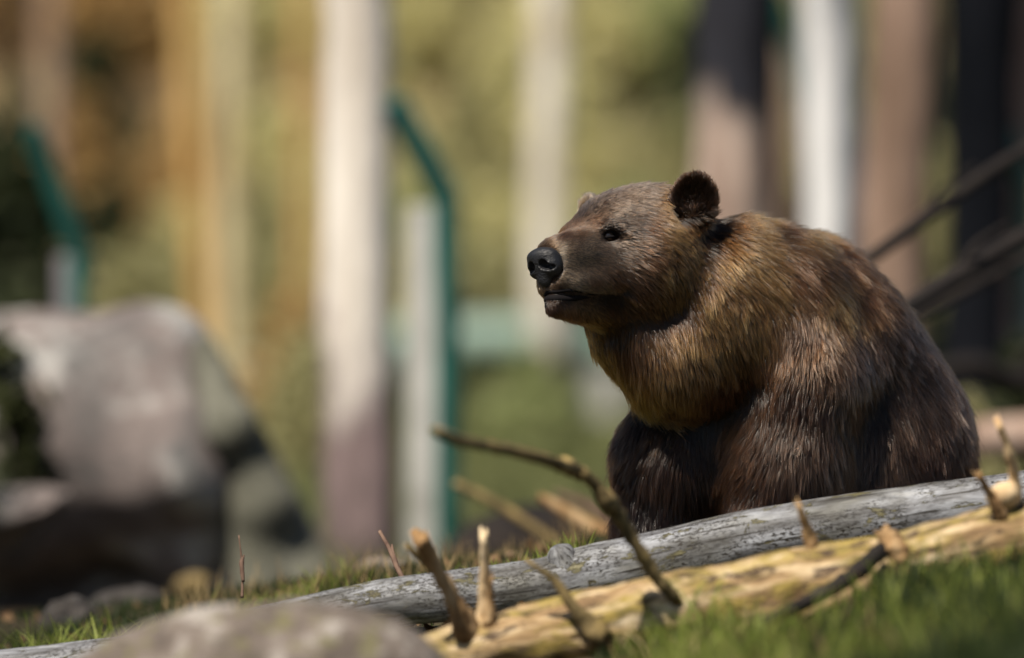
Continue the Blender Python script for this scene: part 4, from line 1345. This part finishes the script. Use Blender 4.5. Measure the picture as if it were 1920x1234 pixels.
far_trees = [
    ('orange_pine', 395, 352, 34, 44, 'bark_orange', 'orange-barked pine trunk left of the cream trunk, far behind the boulder'),
    ('cream_tree', 432, 432, 30, 46, 'bark_cream', 'slim cream-coloured trunk standing above the right end of the boulder'),
    ('orange_pine', 575, 570, 38, 30, 'bark_orange', 'blurred golden trunk just left of the thick pale trunk'),
    ('cream_tree', 1030, 1030, 31, 66, 'bark_white', 'pale slim trunk far behind, left of the bear\'s head'),
    ('grey_tree', 90, 95, 36, 44, 'bark_brown', 'dim brown trunk far behind the left fence post'),
    ('grey_tree', 22, 15, 30, 50, 'bark_dark', 'dark trunk at the left edge above the boulder'),
    ('grey_tree', 1475, 1470, 28, 34, 'bark_brown', 'thin brown trunk between the mottled and the white trunks'),
]
for k, (nm, ub, ut, Y, w_, mt, lab) in enumerate(far_trees):
    tree(nm, ub, ut, Y, w_, M[mt], lab, seed=10 + k, H=15, leaf=random.Random(k).choice(['leaf_olive', 'needle', 'leaf_rust']))

# dark leaning dead branches at the right
def dead_branch(pts, radii, Y0, Y1, label):
    P = [at(u, v, Y0 + (Y1 - Y0) * i / (len(pts) - 1)) for i, (u, v) in enumerate(pts)]
    e = empty('dead_branch', P[0])
    tag(e, label, 'branch')
    tube_obj('stem', P, [px(r * 1.15, Y0) for r in radii], M['dark_branch'], e, np.array(e.location), n=24, ns=9, rough=.2, rs=4, seed=3)
    mid = P[len(P) // 2]
    tube_obj('side_shoot', [mid, mid + np.array([.5, .3, 1]) * px(55, Y0), mid + np.array([1.6, .6, 1.7]) * px(60, Y0)], [px(radii[1], Y0) * .5, px(radii[1], Y0) * .35, .003], M['dark_branch'], e, np.array(e.location), n=10, ns=7, rough=.2, rs=4)
    return e
dead_branch([(1560, 530), (1640, 478), (1740, 405), (1860, 320), (1990, 240)], [10, 11, 12, 12, 11], 2.9, 3.6, 'upper dark dead branch slanting up to the right across the brown trunk')
dead_branch([(1660, 600), (1720, 565), (1800, 515), (1900, 455), (2000, 410)], [14, 17, 19, 17, 15], 2.5, 3.3, 'thick middle dark dead branch slanting up to the right')
dead_branch([(1640, 650), (1740, 585), (1830, 535), (1930, 480), (2020, 440)], [8, 9, 9, 9, 8], 3.4, 3.9, 'thin dead branch lowest of the three slanting ones at the right')
dead_branch([(1740, 700), (1830, 690), (1900, 715), (1990, 700)], [16, 20, 22, 18], 6.6, 7.0, 'dark dead branch lying level behind the bear\'s rump')
# brown branches lying behind the grass left of the bear
def low_branch(pts, r, Y, mat, label):
    P = [at(u, v, Y) for (u, v) in pts]
    e = empty('fallen_branch', P[0]); tag(e, label, 'branch')
    tube_obj('stem', P, [px(k, Y) for k in r], M[mat], e, np.array(e.location), n=18, ns=9, rough=.25, rs=8, seed=len(label))
low_branch([(1200, 1020), (1130, 1000), (1060, 960), (1010, 930)], [20, 18, 14, 8], 2.6, 'stub', 'reddish brown branch lying behind the grass next to the bear\'s leg')
low_branch([(1200, 1010), (1150, 975), (1100, 948), (1040, 925)], [14, 13, 11, 6], 3.4, 'red_twig', 'upper reddish branch behind the grass next to the bear\'s leg')
low_branch([(1080, 1045), (1000, 990), (930, 945), (850, 905)], [12, 11, 10, 7], 3.2, 'branch', 'thin olive branch slanting up to the left behind the grass')
# mound of dark earth and roots behind the crest
mf = Field(at(840, 1150, 4.6) + np.array([0, -.6, 0]), at(1220, 880, 4.6) + np.array([0, .9, 0]), .03)
mf.ell(at(1010, 1060, 4.6), np.array([130, 150, 115]) * px(1, 4.6), .1)
mf.ell(at(920, 1075, 4.5), np.array([75, 100, 85]) * px(1, 4.6), .1)
V, q = rock(mf, 8, .09, 3.0)
c = at(1000, 1100, 4.6)
tag(link('root_plate', mesh_from('root_plate', V - c, q, mat=mat_noise('dark_earth', [(0.3, (0.008, 0.006, 0.006)), (0.6, (0.022, 0.016, 0.013)), (0.8, (0.06, 0.04, 0.03))], scale=6, bscale=20, bs=1, bd=.03)), loc=c),
    'dark mound of earth and roots behind the grass, left of the bear', 'earth mound')
# grey log lying behind the bear at the right
rl = empty('fallen_log', at(1880, 820, 6.2)); tag(rl, 'blurred grey-tan log lying behind the bear\'s rump at the right edge', 'log')
tube_obj('trunk', [at(1640, 850, 6.2), at(1800, 830, 6.2), at(1900, 818, 6.2), at(2100, 805, 6.2)], [px(38, 6.2)] * 4, M['bark_brown'], rl, np.array(rl.location), n=30, ns=18, rough=.15, rs=4, seed=5)

# ------------------------------------------------------------------ shrubs
def shrub_mesh(kind, seed, size=.13, n=110):
    r = np.random.default_rng(seed)
    cs = []
    for k in range(n):
        h = r.random()
        rad = math.sin(min(1, h * 1.15 + .12) * pi) ** .6 * (0.3 + .75 * r.random())
        a = r.random() * 2 * pi
        cs.append((math.cos(a) * rad, math.sin(a) * rad, h * 2.2 + .1))
    return leaves(np.array(cs), size, kind, 'foliage', 20, .16, seed=seed + 50)


def stems_mesh(seed, mat):
    r = random.Random(seed); Vs, Qs, off = [], [], 0
    for k in range(7):
        a = r.random() * 2 * pi; s = r.uniform(.25, .7)
        p = [np.zeros(3) + np.array([0, 0, -.1]), np.array([math.cos(a) * s * .4, math.sin(a) * s * .4, .8]), np.array([math.cos(a) * s, math.sin(a) * s, 1.9])]
        V, q, t = tube(catmull(p, 7), np.linspace(.03, .006, 7), 5, caps=False)
        Vs.append(V); Qs.append(q + off); off += len(V)
    return mesh_from('stems', np.vstack(Vs), np.vstack(Qs), mat=mat)
SH = {k: [shrub_mesh(k, s) for s in range(2)] for k in ('leaf_yellow', 'leaf_olive', 'leaf_green', 'leaf_rust', 'leaf_dark')}
STM = stems_mesh(1, M['dark_branch'])
kinds = {'leaf_yellow': 'yellow-green', 'leaf_olive': 'olive', 'leaf_green': 'green', 'leaf_rust': 'rusty brown', 'leaf_dark': 'dark green'}
rs_ = random.Random(5)
cnt = 0
LAND = [(110, 'above the left end of the boulder'), (230, 'above the middle of the boulder'), (330, 'above the right part of the boulder'), (415, 'beside the orange-barked pine'),
        (500, 'right of the slim cream trunk'), (600, 'left of the thick pale trunk'), (690, 'behind the thick pale trunk'), (760, 'right of the thick pale trunk'), (850, 'behind the green fence arm'),
        (930, 'right of the green fence arm'), (1010, 'left of the pale slim trunk'), (1100, 'right of the pale slim trunk'), (1200, 'above the bear\'s face'), (1290, 'left of the mottled trunk'),
        (1440, 'behind the mottled trunk'), (1510, 'between the mottled and white trunks'), (1620, 'behind the white trunk'), (1740, 'behind the brown trunk'), (1860, 'behind the black trunk'), (9999, 'at the right edge')]
SEEN = {}
ROW = ['front row', 'second row', 'third row', 'fourth row', 'topmost row']
def shrub(u, Y, h, kind, tall=1.0, row=None, row_label=None):
    global cnt
    where = next(w for lim, w in LAND if u < lim)
    x = at(u, 0, Y)[0]; z = ground_z(x, Y)
    e = empty('shrub', (x, Y, z), rs_.random() * 6)
    s = h / 2.3
    e.scale = (s * 1.1, s * 1.1, s * tall)
    if row is None: tag(e, row_label or 'low %s bush standing by itself %s' % (kinds[kind], where), 'bush')
    else:
        k_ = (kind, where, row); SEEN[k_] = SEEN.get(k_, 0) + 1
        tag(e, '%s blurred bush %s, %s%s' % (kinds[kind], where, ROW[row], {1: '', 2: ', right one of two'}.get(SEEN[k_], ', last of three')), 'bush', 'blurred %s bushes behind the fence' % kinds[kind])
    tag(link('foliage', SH[kind][cnt % 2], e), kind='stuff')
    tag(link('stems', STM, e), kind='stuff')
    cnt += 1
def pick(u, row):
    r = rs_.random()
    if rs_.random() < .09: return 'leaf_dark'
    if u < 420 and row > 2: return 'leaf_rust' if r < .75 else 'leaf_dark'
    if u < 620 and row > 3: return 'leaf_rust' if r < .6 else 'leaf_olive'
    if u < 200: return 'leaf_dark' if r < .40 else ('leaf_rust' if r < .7 else 'leaf_olive')
    if u < 340 and row > 0: return 'leaf_rust' if r < .5 else 'leaf_olive'
    if u < 640: return 'leaf_yellow' if r < .65 else ('leaf_rust' if r < .65 and row > 1 else 'leaf_olive')
    if u < 1150: return 'leaf_yellow' if r < .68 else ('leaf_green' if r < .84 else 'leaf_olive')
    if u < 1500: return 'leaf_green' if r < .7 else 'leaf_olive'
    return 'leaf_dark' if r < .6 else 'leaf_olive'
for row, (Y, h, step) in enumerate([(45, 1.1, 110), (52, 1.5, 105), (61, 1.8, 100), (72, 2.2, 100), (86, 2.8, 105)]):
    u = -60 + row * 37
    while u < 1960:
        shrub(u + rs_.uniform(-40, 40), Y + rs_.uniform(-2, 2), h * rs_.uniform(.8, 1.2), pick(u, row), row=row)
        u += step * rs_.uniform(.55, 1.45)
for (u, Y, h, k) in [(585, 20, .75, 'leaf_olive'), (555, 24, .9, 'leaf_rust'), (1745, 8.0, .34, 'leaf_dark'), (1815, 7.6, .36, 'leaf_olive'), (1925, 8.2, .42, 'leaf_dark'), (1640, 14, .9, 'leaf_dark'),
                     (-30, 17, 1.7, 'leaf_dark'), (240, 24, 1.2, 'leaf_olive'), (1000, 26, .6, 'leaf_green')]:
    shrub(u, Y, h, k)

# ------------------------------------------------------------------ grass
print('grass', round(time.time() - T0, 1))
def gzv(x, y):
    p = np.stack([x, y, np.zeros(len(x))], 1)
    return gz(x, y) + 0.012 * fnoise(p, 9.0, 3, 3) + 0.035 * fnoise(p, 1.7, 3, 9)


def grass(name, x, y, h, wid, mat, label, seed=0, zoff=0.0, bend=.45):
    r = np.random.default_rng(seed)
    m = len(x)
    z = gzv(x, y) - .006 + zoff
    a = r.random(m) * 2 * pi
    d = np.stack([np.cos(a), np.sin(a), np.zeros(m)], 1)
    s = np.stack([-np.sin(a), np.cos(a), np.zeros(m)], 1)
    fa = r.random(m) * 2 * pi
    s = np.stack([np.cos(fa), np.sin(fa), np.zeros(m)], 1)
    hh = h * (0.45 + .9 * r.random(m)) * (0.8 + .5 * vnoise(np.stack([x, y, x * 0], 1), 6, 3))
    b = bend * (0.2 + r.random(m))
    base = np.stack([x, y, z], 1)
    def pt(t): return base + d * (hh * b * t * t)[:, None] + np.array([0, 0, 1.0]) * (hh * (t - .18 * b * t * t))[:, None]
    w_ = (wid * (.7 + .6 * r.random(m)))[:, None] * .5
    V = np.stack([base - s * w_, base + s * w_, pt(.45) + s * w_ * .95, pt(.45) - s * w_ * .95, pt(.78) + s * w_ * .6, pt(.78) - s * w_ * .6, pt(1.0)], 1).reshape(-1, 3)
    k = np.arange(m)[:, None] * 7
    q = np.vstack([k + np.array([0, 1, 2, 3]), k + np.array([3, 2, 4, 5])])
    t = k + np.array([5, 4, 6])
    o = link(name, mesh_from(name, V, q, t, mat))
    return tag(o, label, 'grass', None, 'stuff')

def uv2xy(u, Y): return (u - 960) * (Y - CAM_Y) / PXM
r = np.random.default_rng(11)
# foreground bank at the lower right
m = 34000
Y = -1.02 - 2.1 * r.random(m) ** .9
u = 1080 + 900 * r.random(m) ** .75
x = uv2xy(u, Y)
keep = r.random(m) < sstep(1060, 1300, u + (Y + 1.2) * -60)
# clumped density
cl_ = vnoise(np.stack([x, Y, x * 0], 1), 10, 77)
keep &= r.random(m) < sstep(-.7, .3, cl_) * .9 + .1
x, Y = x[keep], Y[keep]
hgt = .045 + .045 * sstep(1150, 1850, 960 + x * PXM / (Y - CAM_Y))
grass('grass', x, Y, hgt, .0042, M['grass'], 'blurred dark green grass in the lower right foreground', 1)
m = 2600
Y = -1.05 - 1.6 * r.random(m); u = 1150 + 800 * r.random(m)
x = uv2xy(u, Y)
grass('grass', x, Y, .075, .003, M['grass_bright'], 'lighter blades scattered in the lower right foreground grass', 2)
m = 1500
Y = -1.15 - 1.5 * r.random(m); u = 1230 + 760 * r.random(m)
grass('grass', uv2xy(u, Y), Y, .11, .0055, M['grass_bright'], 'taller broad blades rising out of the lower right foreground grass', 12, bend=.6)
m = 900
Y = -1.1 - 1.5 * r.random(m); u = 1150 + 820 * r.random(m)
grass('dry_grass', uv2xy(u, Y), Y, .09, .0035, M['straw'], 'dry straw blades in the lower right foreground grass', 13, bend=.9)
# tufts behind the grey log
xs, ys = [], []
for (u0, Yc, k, sp) in [(470, .25, 160, 30), (540, .35, 160, 32), (640, .3, 260, 34), (690, .3, 200, 30), (560, .9, 160, 60), (860, .15, 260, 30), (900, .25, 260, 30), (960, .15, 320, 30), (990, .1, 220, 24), (1030, .25, 160, 30), (1085, .15, 90, 14), (780, .4, 160, 40),
                        (270, .3, 110, 40), (140, .5, 130, 60), (60, .4, 110, 60), (350, .35, 60, 30), (720, .15, 120, 30), (820, .3, 150, 30)]:
    for _ in range(k):
        yy = Yc + r.normal() * .09
        xs.append(uv2xy(u0 + r.normal() * sp, yy)); ys.append(yy)
xs, ys = np.array(xs), np.array(ys)
grass('grass', xs, ys, .066, .0035, M['grass_bright'], 'fresh green grass tufts behind the left half of the grey log', 3, bend=.75)
m = 9000
Y = .05 + 2.2 * r.random(m); u = -60 + 1220 * r.random(m)
grass('grass', uv2xy(u, Y), Y, .032, .0035, M['grass'], 'short dark grass on the slope behind the grey log', 4)
m = 1100
Y = .1 + 1.5 * r.random(m); u = 300 + 800 * r.random(m)
grass('dry_grass', uv2xy(u, Y), Y, .07, .0022, M['straw'], 'dry straw stalks among the grass behind the grey log', 5)
m = 16000
Y = -3.2 + 8 * r.random(m); x = -2.2 + 5.2 * r.random(m)
keep = ~((x > .2) & (x < 1.0) & (Y > -.1) & (Y < .9))
grass('grass', x[keep], Y[keep], .028, .004, M['grass'], 'thin low grass across the near slope', 6)
cx, cyy = [], []
rl_ = np.random.default_rng(21)
m = 900
Yc = -2.6 + 4.8 * rl_.random(m); xc = -1.6 + 3.4 * rl_.random(m)
zc = gzv(xc, Yc) + .006
tag(link('leaf_litter', leaves(np.stack([xc, Yc, zc], 1), .022, 'litter', 'leaf_litter', 1, .004, seed=8)), 'dead brown leaves and bark chips scattered through the near grass', 'leaf litter', None, 'stuff')
# rough meadow between fence and thicket: broad blurred clumps
m = 30000
Y = 8 + 40 * r.random(m); x = uv2xy(-200 + 2300 * r.random(m), Y)
grass('meadow_grass', x, Y, .16, .02, M['meadow'], 'blurred green meadow between the fence and the thicket', 7)
print('script', round(time.time() - T0, 1))
